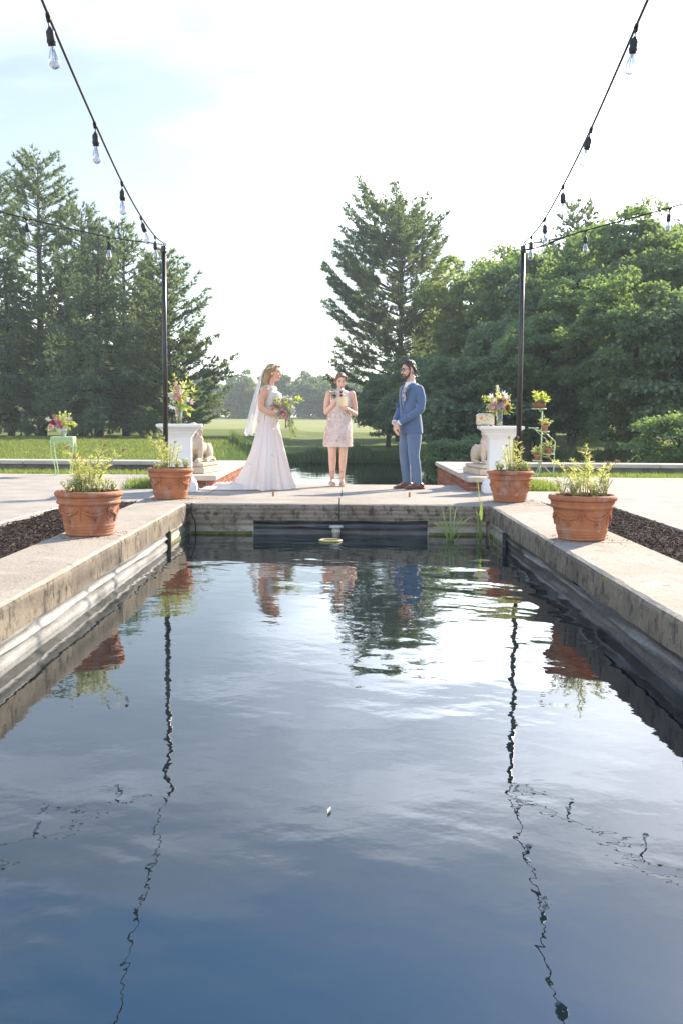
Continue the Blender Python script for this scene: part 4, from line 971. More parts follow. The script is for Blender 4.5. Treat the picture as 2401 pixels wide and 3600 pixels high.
# left pedestal vase (tall cut glass)
VL = (-2.175, 13.37, .901)
vase('glass_vase', 'tall flared cut-glass vase on the left white pedestal', VL, [(.040, 0), (.040, .05), (.042, .10), (.05, .16), (.060, .205), (.064, .222)], m_crystal, 28, .05)
rt = thing('flower_arrangement', 'pink and yellow lily arrangement in the tall vase on left pedestal', 'flowers', (VL[0], VL[1], VL[2] + .225))
arrangement(rt, [('rose', m_pinkpet, (.0, -.10, .14), .052, (0, -1, .3)), ('rose', m_pinkpet, (-.01, -.07, .25), .044, (0, -.8, .6)), ('rose', m_yel, (.035, -.10, .075), .035, (.2, -1, 0)), ('rose', m_white, (-.10, -.06, .16), .035, (-.5, -.7, .4)),
    ('lily', m_yel, (.08, -.05, .26), .065, (.3, -.5, .8)), ('lily', m_yel, (.19, -.02, .22), .07, (.7, -.3, .6)), ('lily', m_yel, (.05, 0, .31), .06, (.1, -.3, 1)), ('lily', m_white, (-.17, -.05, .165), .06, (-.9, -.5, .1)), ('lily', m_white, (-.08, -.12, .01), .055, (-.3, -.7, -.6)), ('lily', m_pinkpet, (.17, -.05, .07), .055, (.8, -.5, -.1)), ('lily', m_white, (-.06, -.10, .0), .05, (0, -.6, -.6)),
    ('spray', m_white, (.07, -.09, .04), .05, (0, -1, 0)), ('spray', m_white, (-.06, -.09, .08), .05, (0, -1, 0)), ('spray', m_yel, (.11, -.07, .15), .055, (.3, -.8, .3)), ('spray', m_white, (.06, -.09, .19), .045, (0, -1, .4)), ('spray', m_yel, (-.07, -.05, .24), .055, (-.2, -.7, .6)), ('spray', m_pinkpet, (-.04, 0, .31), .04, (-.1, -.3, 1)), ('spray', m_white, (.13, -.06, .10), .04, (0, -1, 0))],
    [(m_lime, (0, 0, .02), [(-.05, -.02, .40), (.10, 0, .37), (.16, .02, .31), (-.12, 0, .30), (.20, 0, .27)], .06, .3, 10), (m_green, (0, 0, 0), [(-.23, -.04, .10), (.14, -.08, -.01), (-.12, -.1, .03), (.1, -.1, .0), (-.2, .02, .2), (.02, -.12, .02), (.19, .03, .12)], .05, .45, 14), (m_lime, (.04, -.05, .02), [(.12, -.09, -.07), (.15, -.08, -.02)], .09, .7, 3), (m_green, (0, .04, .05), [(.1, .1, .2), (-.1, .1, .2), (0, .08, .25), (.0, -.02, .2), (.08, .02, .12), (-.08, .0, .14)], .06, .5, 16)], 5, ((0, 0, -.2), 16))
# right pedestal vase
VR = (2.10, 13.38, .901)
vase('glass_vase', 'slim clear glass vase on the right white pedestal', VR, [(.040, 0), (.038, .04), (.037, .09), (.043, .15), (.055, .195), (.060, .212)], m_glass)
b = MB(); b.box(-.002, .022, -.044, -.040, .095, .135); obj('blue_label', b, pm('blue_label', (.02, .10, .42), rough=.5), [o for o in bpy.data.objects if o.name.startswith('glass_vase')][-1])
rt = thing('flower_arrangement', 'tall bouquet with pale roses and flower spike on right pedestal', 'flowers', (VR[0], VR[1], VR[2] + .215))
arrangement(rt, [('rose', m_pinkpet, (-.105, -.09, .035), .058, (-.4, -1, .1)), ('rose', m_mauve, (.0, -.11, .05), .046, (0, -1, .1)), ('rose', m_brown, (-.01, -.08, .105), .038, (0, -1, .4)), ('rose', m_red, (.09, -.09, .03), .034, (.4, -1, 0)), ('rose', m_coral, (.04, -.08, .125), .032, (.1, -.8, .5)),
    ('lily', m_white, (-.12, -.04, .17), .06, (-.6, -.6, .6)), ('lily', m_white, (.045, -.04, .205), .065, (.3, -.6, .8)), ('lily', m_white, (.06, -.06, .165), .055, (.3, -.8, .4)), ('lily', m_yel, (-.02, -.06, .165), .06, (0, -.7, .7)), ('lily', m_pinkpet, (-.08, -.07, .12), .05, (-.3, -.8, .4)),
    ('spray', m_yel, (.08, -.07, .10), .04, (0, -1, 0)), ('spray', m_yel, (-.06, -.08, .10), .035, (0, -1, 0)), ('spray', m_pinkpet, (.1, -.04, .14), .045, (0, -1, .3)), ('spike', m_yel, (-.035, -.01, .16), .17, (-.05, 0, 1)), ('spike', m_white, (-.03, -.02, .19), .14, (-.03, 0, 1))],
    [(m_lime, (-.02, -.02, .05), [(-.23, -.03, .16), (-.21, -.02, .13), (-.19, 0, .18)], .035, .4, 18), (m_green, (0, 0, 0), [(-.15, -.06, -.02), (.13, -.08, -.03), (-.08, -.1, -.04), (.09, -.1, -.05), (.14, -.04, .06), (.17, 0, .02), (-.15, 0, .06), (0, -.1, .01), (.12, 0, .17)], .055, .5, 12), (m_green, (0, .03, .02), [(.1, .1, .16), (-.1, .1, .16), (0, .06, .2), (0, 0, .14)], .06, .5, 16)], 6, ((0, 0, -.19), 12))
# ------------------------------------------------------------------ floral tin
t = thing('floral_tin', 'cream tin box printed with orange flowers on right pedestal', 'tin box', (1.905, 13.36, .901), -.06)
def floral_mat():
    m, nt, out, N, Lk = newmat('printed_tin'); co = N('ShaderNodeTexCoord').outputs['Object']
    b = N('ShaderNodeBsdfPrincipled'); b.inputs['Roughness'].default_value = .4; cur = (.68, .55, .36)
    cur = mixc(N, Lk, noise_fac(N, Lk, co, 9, 3, .5, .4, .7), cur, (.74, .64, .46))
    v = N('ShaderNodeTexVoronoi'); v.inputs['Scale'].default_value = 17; Lk(co, v.inputs['Vector'])
    r = N('ShaderNodeMapRange'); Lk(v.outputs['Distance'], r.inputs[0]); r.inputs[1].default_value = .30; r.inputs[2].default_value = .24
    s = noise_fac(N, Lk, co, 14, 2, .5, .48, .54); mm = N('ShaderNodeMath', operation='MULTIPLY'); Lk(r.outputs[0], mm.inputs[0]); Lk(s, mm.inputs[1])
    cur = mixc(N, Lk, mm.outputs[0], cur, (.66, .22, .06))
    cur = mixc(N, Lk, noise_fac(N, Lk, co, 34, 2, .5, .60, .63, None, 1.5), cur, (.30, .26, .06))
    Lk(cur, b.inputs['Base Color']); Lk(b.outputs[0], out.inputs[0]); return m
mt = floral_mat()
b = MB(); b.sq([(.100, .014), (.112, .018), (.116, .03), (.116, .135), (.113, .143)], ch=.32); obj('tin_body', b, mt, t)
b = MB(); b.sq([(.1135, .142), (.112, .150), (.100, .158), (.088, .162)], ch=.32); obj('lid', b, mt, t)
b = MB(); b.sq([(.089, .160), (.089, .165), (.08, .166)], ch=.32); obj('lid_band', b, pm('cream_enamel', (.70, .62, .48), rough=.4), t)
for fx in (-.075, .075):
    for fy in (-.075, .075):
        b = MB(); b.lathe([(.008, 0), (.014, .004), (.016, .012), (.012, .02)], 12, (fx, fy, 0)); obj('foot', b, pm('brass', (.45, .30, .12), rough=.35, metallic=.9), t, True)
# ------------------------------------------------------------------ pale green plant stand (left)
m_mint = pm('mint_painted_metal', (.50, .62, .36), (.44, .56, .31), rough=.45, scale=30, spec=.4)
SX, SY = -4.66, 16.72
t = thing('plant_stand', 'pale green metal plant stand with curved legs and pierced apron', 'plant stand', (SX, SY, 0), .12)
b = MB(); b.bbox(-.182, .182, -.182, .182, .640, .652, .004); obj('top', b, m_mint, t)
def scroll(c, r0, turns, dirx, up, plane='x', n=22):
    tt = np.linspace(0, turns * 6.283, n); rr = r0 * (1 - .75 * tt / tt[-1]); u = np.stack([dirx * rr * np.cos(tt), 0 * tt, up * rr * np.sin(tt)], 1)
    if plane == 'y': u = u[:, [1, 0, 2]]
    return u + A(*c)
for k in range(4):
    ap = MB(); fr = MB(); N_ = 21
    # pierced apron: lattice of bars over an arched lower edge
    xs = np.linspace(-.176, .176, N_); zl = [.56 - .035 * abs(math.sin(2.5 * math.pi * (x / .352 + .5))) + .05 * math.cos(math.pi * x / .352) for x in xs]
    for i_ in range(N_ - 1):
        x0, x1 = xs[i_], xs[i_ + 1]
        for z0 in np.arange(.575, .638, .016):
            ap.tube([(x0, 0, z0), (x1, 0, z0 + .016)], .0032, 4, False); ap.tube([(x0, 0, z0 + .016), (x1, 0, z0)], .0032, 4, False)
    fr.tube(np.stack([xs, 0 * xs, np.array(zl)], 1), .005, 5); fr.tube([(-.18, 0, .64), (.18, 0, .64)], .005, 5)
    for i_ in range(0, N_, 2): fr.tube([(xs[i_], 0, zl[i_]), (xs[i_], 0, .585)], .0038, 4)
    for sx in (-1, 1):
        fr.tube(scroll((sx * .125, 0, .525), .026, 1.3, sx, 1), .0045, 5); fr.tube(scroll((sx * .06, 0, .56), .022, 1.2, -sx, -1), .0045, 5); fr.tube(scroll((sx * .155, 0, .50), .02, 1.2, sx, -1), .0045, 5)
    ang = k * math.pi / 2; off = (math.sin(ang) * .178, -math.cos(ang) * .178, 0)
    obj('apron_lattice', ap, m_mint, t, loc=off, rz=ang); obj('apron_scrolls', fr, m_mint, t, loc=off, rz=ang)
for sx in (-1, 1):
    for sy in (-1, 1):
        P = bez([(sx * .175, sy * .175, .645), (sx * .178, sy * .178, .50), (sx * .170, sy * .170, .36), (sx * .135, sy * .135, .20), (sx * .118, sy * .118, .09), (sx * .124, sy * .124, .03), (sx * .15, sy * .15, .006), (sx * .178, sy * .178, .012), (sx * .182, sy * .182, .032)], 6)
        b = MB(); b.tube(P, .0085, 7); obj('leg', b, m_mint, t, True)
VS = (SX, SY, .653)
vase('glass_vase', 'round white frosted vase on the pale green plant stand', VS, [(.038, 0), (.052, .03), (.066, .065), (.074, .10), (.072, .125), (.062, .14), (.068, .15)], glassmat('frosted_vase', (.93, .96, .97), .30))
rt = thing('flower_arrangement', 'bouquet with a magenta dahlia on the pale green stand', 'flowers', (VS[0], VS[1], VS[2] + .14))
arrangement(rt, [('rose', m_roseb, (-.035, -.12, .085), .048, (-.1, -1, .2)), ('rose', m_red, (-.155, -.08, .10), .036, (-.4, -1, .2)), ('rose', m_pinkpet, (-.19, -.07, .02), .048, (-.6, -.9, -.1)), ('rose', m_white, (-.065, -.10, -.01), .04, (-.2, -1, -.3)), ('rose', m_white, (.05, -.11, .0), .035, (.2, -1, -.3)), ('rose', m_pinkpet, (-.12, -.05, .13), .035, (-.3, -.8, .6)),
    ('spray', m_roseb, (-.14, -.02, .18), .05, (-.2, -.5, .8)), ('spray', m_mauve, (.06, -.04, .18), .07, (0, -.7, .7)), ('spray', m_mauve, (.11, -.04, .15), .055, (.3, -.6, .5)), ('spray', m_white, (-.25, -.03, .15), .045, (-.8, -.4, .4)), ('spray', m_yel, (.08, -.08, .09), .06, (0, -1, .2)), ('spray', m_yel, (.01, -.06, .20), .05, (0, -.6, .8)), ('spray', m_brown, (-.02, -.1, .03), .045, (0, -1, 0)), ('spray', m_yel, (.20, -.04, .05), .04, (.8, -.4, .2))],
    [(m_lime, (0, 0, .02), [(.22, -.03, .06), (.05, -.02, .25), (.12, 0, .22), (.10, -.08, .06), (-.05, 0, .24), (.15, -.05, .10), (.12, -.1, -.01)], .05, .7, 12), (m_green, (0, 0, 0), [(-.24, -.05, -.02), (-.12, -.1, -.02), (-.22, 0, .12), (.1, -.05, .0), (-.1, .03, .18), (.0, .05, .2), (.1, .08, .15)], .06, .6, 9)], 8)
# ------------------------------------------------------------------ tiered plant stand (right)
TX, TY = 3.50, 17.55
t = thing('plant_stand', 'tiered pale green metal stand holding four terracotta pots', 'plant stand', (TX, TY, 0), 0)
b = MB(); b.tube([(0, 0, 0), (0, 0, 1.19)], .013, 8); obj('post', b, m_mint, t, True)
shelves = [(-.06, -.02, 1.175, .13), (.03, -.10, .78, .085), (.125, -.04, .385, .10), (-.08, -.10, .27, .085), (-.14, .02, .84, .085)]
for sx, sy, sz, sr in shelves:
    b = MB(); a = np.linspace(0, 6.283, 25)
    b.tube(np.stack([sx + sr * np.cos(a), sy + sr * np.sin(a), sz + .006 * np.sin(a * 9)], 1), .007, 5, False)
    b.lathe([(.001, sz - .008), (sr, sz - .008), (sr, sz - .002), (.001, sz - .002)], 20, (sx, sy, 0))
    b.tube(bez([(0, 0, sz - .02), (sx * .5, sy * .5, sz - .05), (sx, sy, sz - .008)], 6), .008, 5)
    obj('shelf', b, m_mint, t)
def twist(P, r=.010):
    P = bez(P, 10); k = np.arange(len(P)); b = MB()
    for ph in (0, math.pi):
        Q = P + np.stack([np.cos(k * 1.1 + ph) * r * .6, np.sin(k * 1.1 + ph) * r * .6, 0 * k], 1); b.tube(Q, r * .7, 5)
    return b
obj('twisted_arm', twist([(-.14, .02, .84), (-.04, -.06, .79), (.03, -.10, .78), (.12, -.06, .70), (.20, -.03, .64), (.235, -.02, .60), (.235, -.02, .52), (.22, -.02, .42), (.125, -.04, .385)]), m_mint, t)
obj('twisted_arm', twist([(.225, -.02, .56), (.228, -.02, .35), (.225, -.03, .20), (.215, -.05, .0)]), m_mint, t)
obj('twisted_arm', twist([(-.14, .02, .84), (0, 0, .70), (.06, -.03, .66), (.16, -.02, .52), (.22, -.02, .44)], .006), m_mint, t)
for a in (.2, 2.3, 4.3):
    b = MB(); dx, dy = math.cos(a), -abs(math.sin(a)) if a < 3 else math.sin(a)
    b.tube(bez([(0, 0, .16), (dx * .05, dy * .05, .17), (dx * .12, dy * .12, .10), (dx * .2, dy * .2, .02), (dx * .26, dy * .26, .006), (dx * .275, dy * .275, .03), (dx * .255, dy * .255, .045)], 6), .008, 6); obj('scroll_foot', b, m_mint, t, True)
for k, (sx, sy, sz, r, h, nm, pl, lf) in enumerate([(-.06, -.02, 1.178, .115, .10, 'wide brown pot on the top tier of the right stand', 'broad-leaved plant spilling from the top tier of right stand', .075), (.03, -.10, .783, .062, .11, 'small terracotta pot on the second tier of right stand', 'leafy herb in the second tier of right stand', .032), (.125, -.04, .388, .062, .10, 'small terracotta pot at the right on the third tier', 'fine-leaved herb at the right on the third tier', .022), (-.08, -.10, .273, .062, .10, 'small terracotta pot on the lowest tier of the stand', 'herb on the lowest tier beside the right pole', .035)]):
    p = thing('flower_pot', nm, 'flower pot', (TX + sx, TY + sy, sz), 0, 'pots on the tiered stand')
    if k == 0: b = MB(); b.lathe([(.075, 0), (.09, .004), (.108, .04), (.118, .09), (.114, .10), (.10, .09), (.0, .09)], 28)
    else: b = MB(); b.lathe([(.04, 0), (.046, .003), (.056, h * .72), (.063, h * .73), (.065, h), (.058, h), (.054, h * .88), (.0, h * .88)], 26)
    obj('pot_body', b, pm('brown_pot', (.22, .085, .05), (.16, .06, .04), rough=.7, scale=9) if k == 0 else m_terra, p, True)
    b = MB(); b.lathe([(.05 if k else .1, h * .885), (.001, h * .9)], 20); obj('potting_soil', b, m_soil, p)
    g = np.random.default_rng(60 + k); pt = thing('potted_plant', pl, 'plant', (TX + sx, TY + sy, sz + h * .9), 0, 'plants on the tiered stand'); b = MB(); s_ = MB()
    for q in range(26):
        a = g.uniform(0, 6.28); L = g.uniform(.07, .17) * (1.35 if k == 0 else 1); el = g.uniform(.2, 1.3); tip = A(math.cos(a) * math.cos(el) * L, math.sin(a) * math.cos(el) * L, math.sin(el) * L)
        P = bez([(0, 0, 0), tuple(tip * .6 + A(0, 0, .02)), tuple(tip)], 5); s_.tube(P, .002, 4)
        n = 12 if k else 5; P2 = P[g.integers(3, len(P), n)]
        b.leaves(P2, rdir(n, g) * .8 + nrm(tip), rdir(n, g) * .5 + A(0, 0, 1), lf * g.uniform(.6, 1.4, n), lf * .55, .12)
    obj('stems', s_, m_stem, pt); obj('foliage', b, m_bed if k else m_lime, pt)['kind'] = 'stuff'

# ------------------------------------------------------------------ stone sphinxes
m_stat = pm('cast_stone', (.56, .47, .37), (.48, .39, .30), rough=.85, scale=4, layers=(((.30, .23, .16), 7, .60, .78, (1, 1, .5)), ((.64, .57, .48), 5, .58, .74)), bump=.2, bscale=50, spec=.2)
def sphinx_parts():
    b = MB()                                     # faces -Y
    b.limb([(0, .34, .20), (0, .18, .22), (0, .0, .26), (0, -.10, .32)], [.12, .125, .13, .11], 16)
    for s in (-1, 1):
        b.ell((s * .11, .30, .16), (.075, .14, .16), rot=(R(12), 0, 0)); b.limb([(s * .14, .30, .06), (s * .14, .12, .035)], [.045, .04]); b.ell((s * .14, .10, .035), (.045, .06, .035))
        b.limb([(s * .09, -.10, .33), (s * .105, -.10, .18), (s * .105, -.13, .06)], [.06, .048, .04]); b.limb([(s * .105, -.12, .045), (s * .105, -.26, .04)], [.04, .042]); b.ell((s * .105, -.27, .035), (.047, .05, .035))
        for q in (-1, 0, 1): b.ell((s * .105 + q * .027, -.31, .025), (.014, .02, .022), 8, 6); b.ell((s * .14 + q * .027, .055, .022), (.014, .02, .02), 8, 6)
        b.ell((s * .05, -.175, .25), (.045, .045, .045)); b.ell((s * .085, -.09, .37), (.07, .07, .06))
    b.ell((0, -.13, .30), (.11, .075, .12)); b.limb([(0, -.10, .38), (0, -.12, .48)], [.055, .05])
    b.ell((0, -.13, .545), (.062, .075, .085)); b.ell((0, -.17, .50), (.04, .035, .035)); b.limb([(0, -.195, .545), (0, -.218, .525)], [.010, .014], 8)
    b.limb([(0, .44, .18), (.12, .46, .08), (.20, .38, .04), (.22, .25, .035)], [.03, .025, .022, .025])
    return fuse(b, .011, 3)
SPH = sphinx_parts()
def sphinx_hair():
    b = MB(); b.ell((0, -.115, .575), (.078, .088, .075)); b.limb([(-.06, -.17, .60), (0, -.19, .63), (.06, -.17, .60)], [.018, .024, .018])
    for s in (-1, 1):
        for q in range(4):
            z = np.linspace(.58, .30 - q * .012, 12); P = np.stack([s * (.066 + q * .014 + .012 * np.sin(z * 60 + q)), -.10 - .05 * (z < .5) * (q < 2) - .015 * q + 0 * z + .03 * q, z], 1); b.tube(P, np.linspace(.022, .013, 12), 7)
    return fuse(b, .010, 2)
SPHH = sphinx_hair()
for s in (-1, 1):
    t = thing('sphinx_statue', 'cast stone sphinx on its plinth behind the %s white pedestal' % ('left' if s < 0 else 'right'), 'statue', (2.12 * s, 14.55, .191), R(-10) if s < 0 else R(10), 'stone sphinxes'); t.scale = (.9, .9, .9)
    b = MB(); b.bbox(-.26, .26, -.42, .50, 0, .10, .012); b.bbox(-.235, .235, -.39, .47, .10, .165, .02); obj('plinth', b, m_stat, t)
    link('sphinx_body', SPH, m_stat, t, (0, 0, .158)); link('braided_hair', SPHH, m_stat, t, (0, 0, .158))

# ------------------------------------------------------------------ light poles and festoon strings
m_pole = pm('black_painted_steel', (.022, .018, .016), (.035, .03, .027), rough=.38, scale=12, spec=.5)
m_cable = pm('black_cable', (.012, .012, .013), rough=.55)
def pole(x, y, zt, label):
    t = thing('light_pole', label, 'pole', (x, y, CT), 0, 'festoon light poles')
    b = MB(); b.lathe([(.0245, -.004), (.0245, zt * .62), (.0237, zt * .622), (.022, zt * .63), (.022, zt - .065)], 18); obj('pole_tube', b, m_pole, t, True)
    b = MB(); b.lathe([(.022, zt - .068), (.027, zt - .064), (.027, zt - .04), (.0235, zt - .036), (.026, zt - .024), (.026, zt - .004), (.0205, zt), (.002, zt)], 18); obj('pole_cap', b, m_pole, t, True)
    b = MB(); a = np.linspace(0, 6.283, 15); b.tube(np.stack([.0095 + .0126 * np.cos(a), 0 * a, zt + .0173 + .0142 * np.sin(a)], 1), .004, 6, False); obj('eye_bolt', b, m_pole, t, True)
PLX, PRX, PY = -1.720, 1.7235, 9.759
pole(PLX, PY, 2.416, 'tall black steel light pole behind the far left planter')
pole(PRX, PY, 2.440, 'tall black steel light pole behind the far right planter')
sock = MB(); sock.lathe([(.0047, 0), (.0063, -.0031), (.0094, -.0094), (.0161, -.0173), (.0177, -.0236), (.0177, -.0488), (.0193, -.0519), (.0193, -.0614), (.0161, -.0661), (.0161, -.074), (.0134, -.0756)], 18)
SOCK = sock.mesh('lamp_holder', True); SOCK.materials.append(m_cable)
bulb = MB(); bulb.lathe([(.0106, -.074), (.0114, -.0818), (.0165, -.0984), (.0224, -.1181), (.0248, -.1338), (.0236, -.148), (.0173, -.1598), (.0071, -.1653), (.0008, -.1661)], 22, caps=False)
BULB = bulb.mesh('bulb', True); BULB.materials.append(glassmat('bulb_glass', (.74, .77, .81), .12))
fil = MB(); fil.lathe([(.0047, -.074), (.0047, -.0905), (.0024, -.0929)], 8)
for a in (0, 2.1, 4.2): fil.tube([(.0031 * math.cos(a), .0031 * math.sin(a), -.0905), (.0079 * math.cos(a), .0079 * math.sin(a), -.1102), (.0047 * math.cos(a), .0047 * math.sin(a), -.1354)], .0014, 5)
FIL = fil.mesh('filament'); FIL.materials.append(pm('filament', (.45, .38, .25), rough=.4))
def festoon(pts, lamps, label, seed, cord=.018):
    """cable through pts; lamps: (index of the point it hangs from, tilt x, tilt y)"""
    g = np.random.default_rng(seed); P = bez(pts, 16)
    t = thing('festoon_string', label, 'string lights', tuple(P[0]), 0, 'festoon strings'); Q = P - P[0]
    b = MB(); b.tube(Q, .0064, 7); obj('cable', b, m_cable, t, True)
    for ix, tx, ty in lamps:
        c = Q[ix * 16]; d = nrm(Q[ix * 16 + 1] - c)
        b = MB(); b.tube([c - d * .0236, c - d * .0094 + A(0, 0, -.0047), c + d * .0094 + A(0, 0, -.0047), c + d * .0236], [.0071, .011, .011, .0071], 8)
        b.tube([c + A(0, 0, -.003), c + A(0, 0, -.0275)], [.0126, .0071], 8, True, .7)
        e = c + A(-math.sin(ty) * .024, math.sin(tx) * .024, -.0275 - cord); b.tube(bez([tuple(c + A(0, 0, -.0236)), tuple((c + e) / 2 + g.normal(0, .0047, 3)), tuple(e)], 5), .0033, 6)
        obj('hanger', b, m_cable, t, True)
        k = link('lamp_holder', SOCK, None, t, tuple(e + A(0, 0, .0031)), rot=(tx, ty, 0))
        link('bulb', BULB, None, k); link('filament', FIL, None, k)
festoon([(-1.710, 9.755, 2.646), (-1.638, 8.868, 2.565), (-1.534, 7.739, 2.510), (-1.428, 6.598, 2.504), (-1.325, 5.476, 2.552), (-1.212, 4.250, 2.632), (-1.102, 3.069, 2.747), (-0.999, 1.968, 2.905), (-0.866, 0.315, 3.204)], [(1, .06, -.02), (2, .1, -.28), (3, 0, -.02), (4, .05, -.03), (5, .12, -.10), (6, 0, .1), (7, 0, -.1)], 'festoon string running from the left pole towards the camera', 1)
festoon([(1.714, 9.755, 2.670), (1.660, 9.001, 2.609), (1.576, 7.986, 2.565), (1.488, 6.942, 2.579), (1.393, 5.804, 2.635), (1.294, 4.613, 2.742), (1.204, 3.463, 2.865), (1.118, 2.361, 3.030), (0.984, 0.630, 3.322)], [(1, 0, .02), (2, 0, -.03), (3, .06, -.02), (4, .08, .22), (5, .05, .12), (6, 0, -.1), (7, 0, .1)], 'festoon string running from the right pole towards the camera', 2)
festoon([(-1.731, 9.747, 2.641), (-2.153, 9.360, 2.641), (-2.743, 8.818, 2.700), (-3.329, 8.279, 2.786), (-3.935, 7.728, 2.905)], [(1, 0, .02), (2, 0, -.12), (3, 0, .05)], 'festoon string leading off left from the left pole', 3)
festoon([(1.735, 9.747, 2.665), (2.030, 9.431, 2.676), (2.197, 9.254, 2.708), (2.761, 8.651, 2.790), (3.305, 8.067, 2.889), (3.856, 7.477, 3.015)], [(2, 0, -.03), (3, 0, .06), (4, 0, .05)], 'festoon string leading off right from the right pole', 4)
P = bez([(1.731, 9.743, 2.629), (1.763, 9.704, 2.605), (1.889, 9.586, 2.633), (2.015, 9.444, 2.672), (2.046, 9.413, 2.665), (2.007, 9.452, 2.661), (1.873, 9.601, 2.621), (1.739, 9.735, 2.613)], 6)
tag(obj('cable_tail', MB().tube(P, .0051, 6), m_cable), 'doubled spare cable tied beside the right pole top', 'cable')
# ------------------------------------------------------------------ plants growing in the pool
m_iris = leafmat('iris_blades', (.13, .24, .05), (.20, .30, .08), (.42, .55, .10), .45, 6, .25)
def water_grass(loc, blades, label, seed):
    g = np.random.default_rng(seed); t = thing('water_grass', label, 'plant', loc, 0, 'grasses growing in the pool'); t.scale = (KP, KP, KP)
    for L, a, arch, w in blades:
        s = np.linspace(0, 1, 9); dx, dy = math.cos(a), math.sin(a) * .6; P = np.stack([dx * arch * s ** 1.8 * L, dy * arch * s ** 1.8 * L, -.06 + (L + .06) * s * (1 - .35 * arch * s * s)], 1)
        W = w * np.sin(np.pi * (.12 + .86 * s)) ** .6; b = MB(); side = nrm(A(-dy * .4 + 1, dx * .2, 0)); V = np.concatenate([P - side * W[:, None], P + A(0, .004, 0), P + side * W[:, None]]); i = np.arange(8)
        b.add(V, np.concatenate([np.stack([i, i + 1, i + 10, i + 9], 1), np.stack([i + 9, i + 10, i + 19, i + 18], 1)])); obj('blade', b, m_iris, t, True, loc=tuple(g.normal(0, .018, 3) * A(1, 1, 0)))
water_grass((.96, 8.67, WZ), [(.42, .2, .75, .006), (.38, 2.9, .9, .006), (.44, 1.6, .2, .007), (.36, .6, .55, .006), (.30, 2.6, .6, .005), (.45, 1.2, .35, .007), (.34, 3.4, .8, .005), (.28, -.3, .8, .005), (.40, 2.0, .3, .006), (.30, 2.9, 1.1, .005), (.33, .0, 1.0, .006), (.24, 3.1, .5, .005), (.26, .4, .7, .005), (.36, 2.4, .45, .006), (.2, 1.5, .3, .005)], 'arching clump of water grass before the right ledge', 1)
water_grass((1.232, 8.75, WZ), [(.82, 2.6, .10, .004), (.45, .4, .12, .005), (.40, 1.5, .10, .005), (.36, 2.5, .16, .005), (.42, .9, .08, .005), (.52, 1.3, .06, .004), (.30, 2.8, .25, .005)], 'tall thin reed in the far right corner of the pool', 2)
water_grass((1.283, 8.34, WZ), [(.24, 1.4, .12, .004), (.20, .6, .2, .004), (.17, 2.4, .2, .004)], 'short grass sprout by the right coping wall', 3)
# ------------------------------------------------------------------ people
def skinmat(name, c, c2):
    if name in MATS: return MATS[name]
    m, nt, out, N, Lk = newmat(name); co = N('ShaderNodeTexCoord').outputs['Object']
    b = N('ShaderNodeBsdfPrincipled'); b.inputs['Roughness'].default_value = .5; b.inputs['Subsurface Weight'].default_value = .12; b.inputs['Subsurface Radius'].default_value = (.012, .004, .002); b.inputs['Specular IOR Level'].default_value = .35
    Lk(mixc(N, Lk, noise_fac(N, Lk, co, 12, 3, .5, .35, .7), c, c2), b.inputs['Base Color']); Lk(b.outputs[0], out.inputs[0]); return m
m_skin_b = skinmat('skin_tan', (.62, .34, .225), (.68, .38, .26)); m_skin_o = skinmat('skin_fair', (.68, .42, .31), (.74, .46, .36)); m_skin_g = skinmat('skin_rosy', (.66, .40, .30), (.72, .44, .35))
m_lip = pm('lips', (.42, .13, .12), rough=.4); m_eye = pm('eyes', (.04, .03, .025), rough=.2); m_brow = pm('brows', (.09, .05, .03), rough=.8)
def hairmat(name, c, c2, sc=40):
    return pm(name, c, c2, rough=.45, scale=sc, stretch=(1.6, 1.6, .25), bump=.5, bscale=70, spec=.5)
def T4(loc, rot=(0, 0, 0), s=1.0):
    return np.array(Matrix.Translation(loc) @ Euler(rot).to_matrix().to_4x4() @ Matrix.Scale(s, 4))
def head_shape(b, T, male=False):
    b.T = T
    b.ell((0, .015, .035), (.074, .092, .083)); b.ell((0, -.028, -.028), (.060, .060, .085)); b.ell((0, -.052, -.092), (.036 if male else .029, .030, .026))
    b.ell((0, -.012, -.075), (.054 if male else .048, .055, .040)); b.limb([(0, -.086, .008), (0, -.099, -.018), (0, -.108, -.034)], [.008, .009, .0125], 8)
    b.ell((0, -.074, .024), (.046, .016, .012))
    for s in (-1, 1): b.ell((s * .034, -.060, -.028), (.024, .022, .026)); b.ell((s * .075, .008, -.012), (.010, .022, .032), rot=(0, 0, s * .35))
    b.ell((0, -.083, -.066), (.022, .011, .010)); b.T = None
def face_parts(T, parent, brow=m_brow, lip=m_lip, closed=False):
    for s in (-1, 1):
        b = MB(); b.T = T; b.ell((s * .029, -.079, .004), (.012, .007, .0035 if closed else .0065), 10, 7); obj('eye', b, m_eye, parent, True)
        b = MB(); b.T = T; b.tube(bez([(s * .013, -.090, .022), (s * .030, -.089, .028), (s * .047, -.078, .022)], 5), .0035, 5); obj('eyebrow', b, brow, parent, True)
    b = MB(); b.T = T; b.ell((0, -.0885, -.0635), (.020, .006, .0045)); b.ell((0, -.087, -.0725), (.017, .006, .005)); obj('lips', b, lip, parent, True)
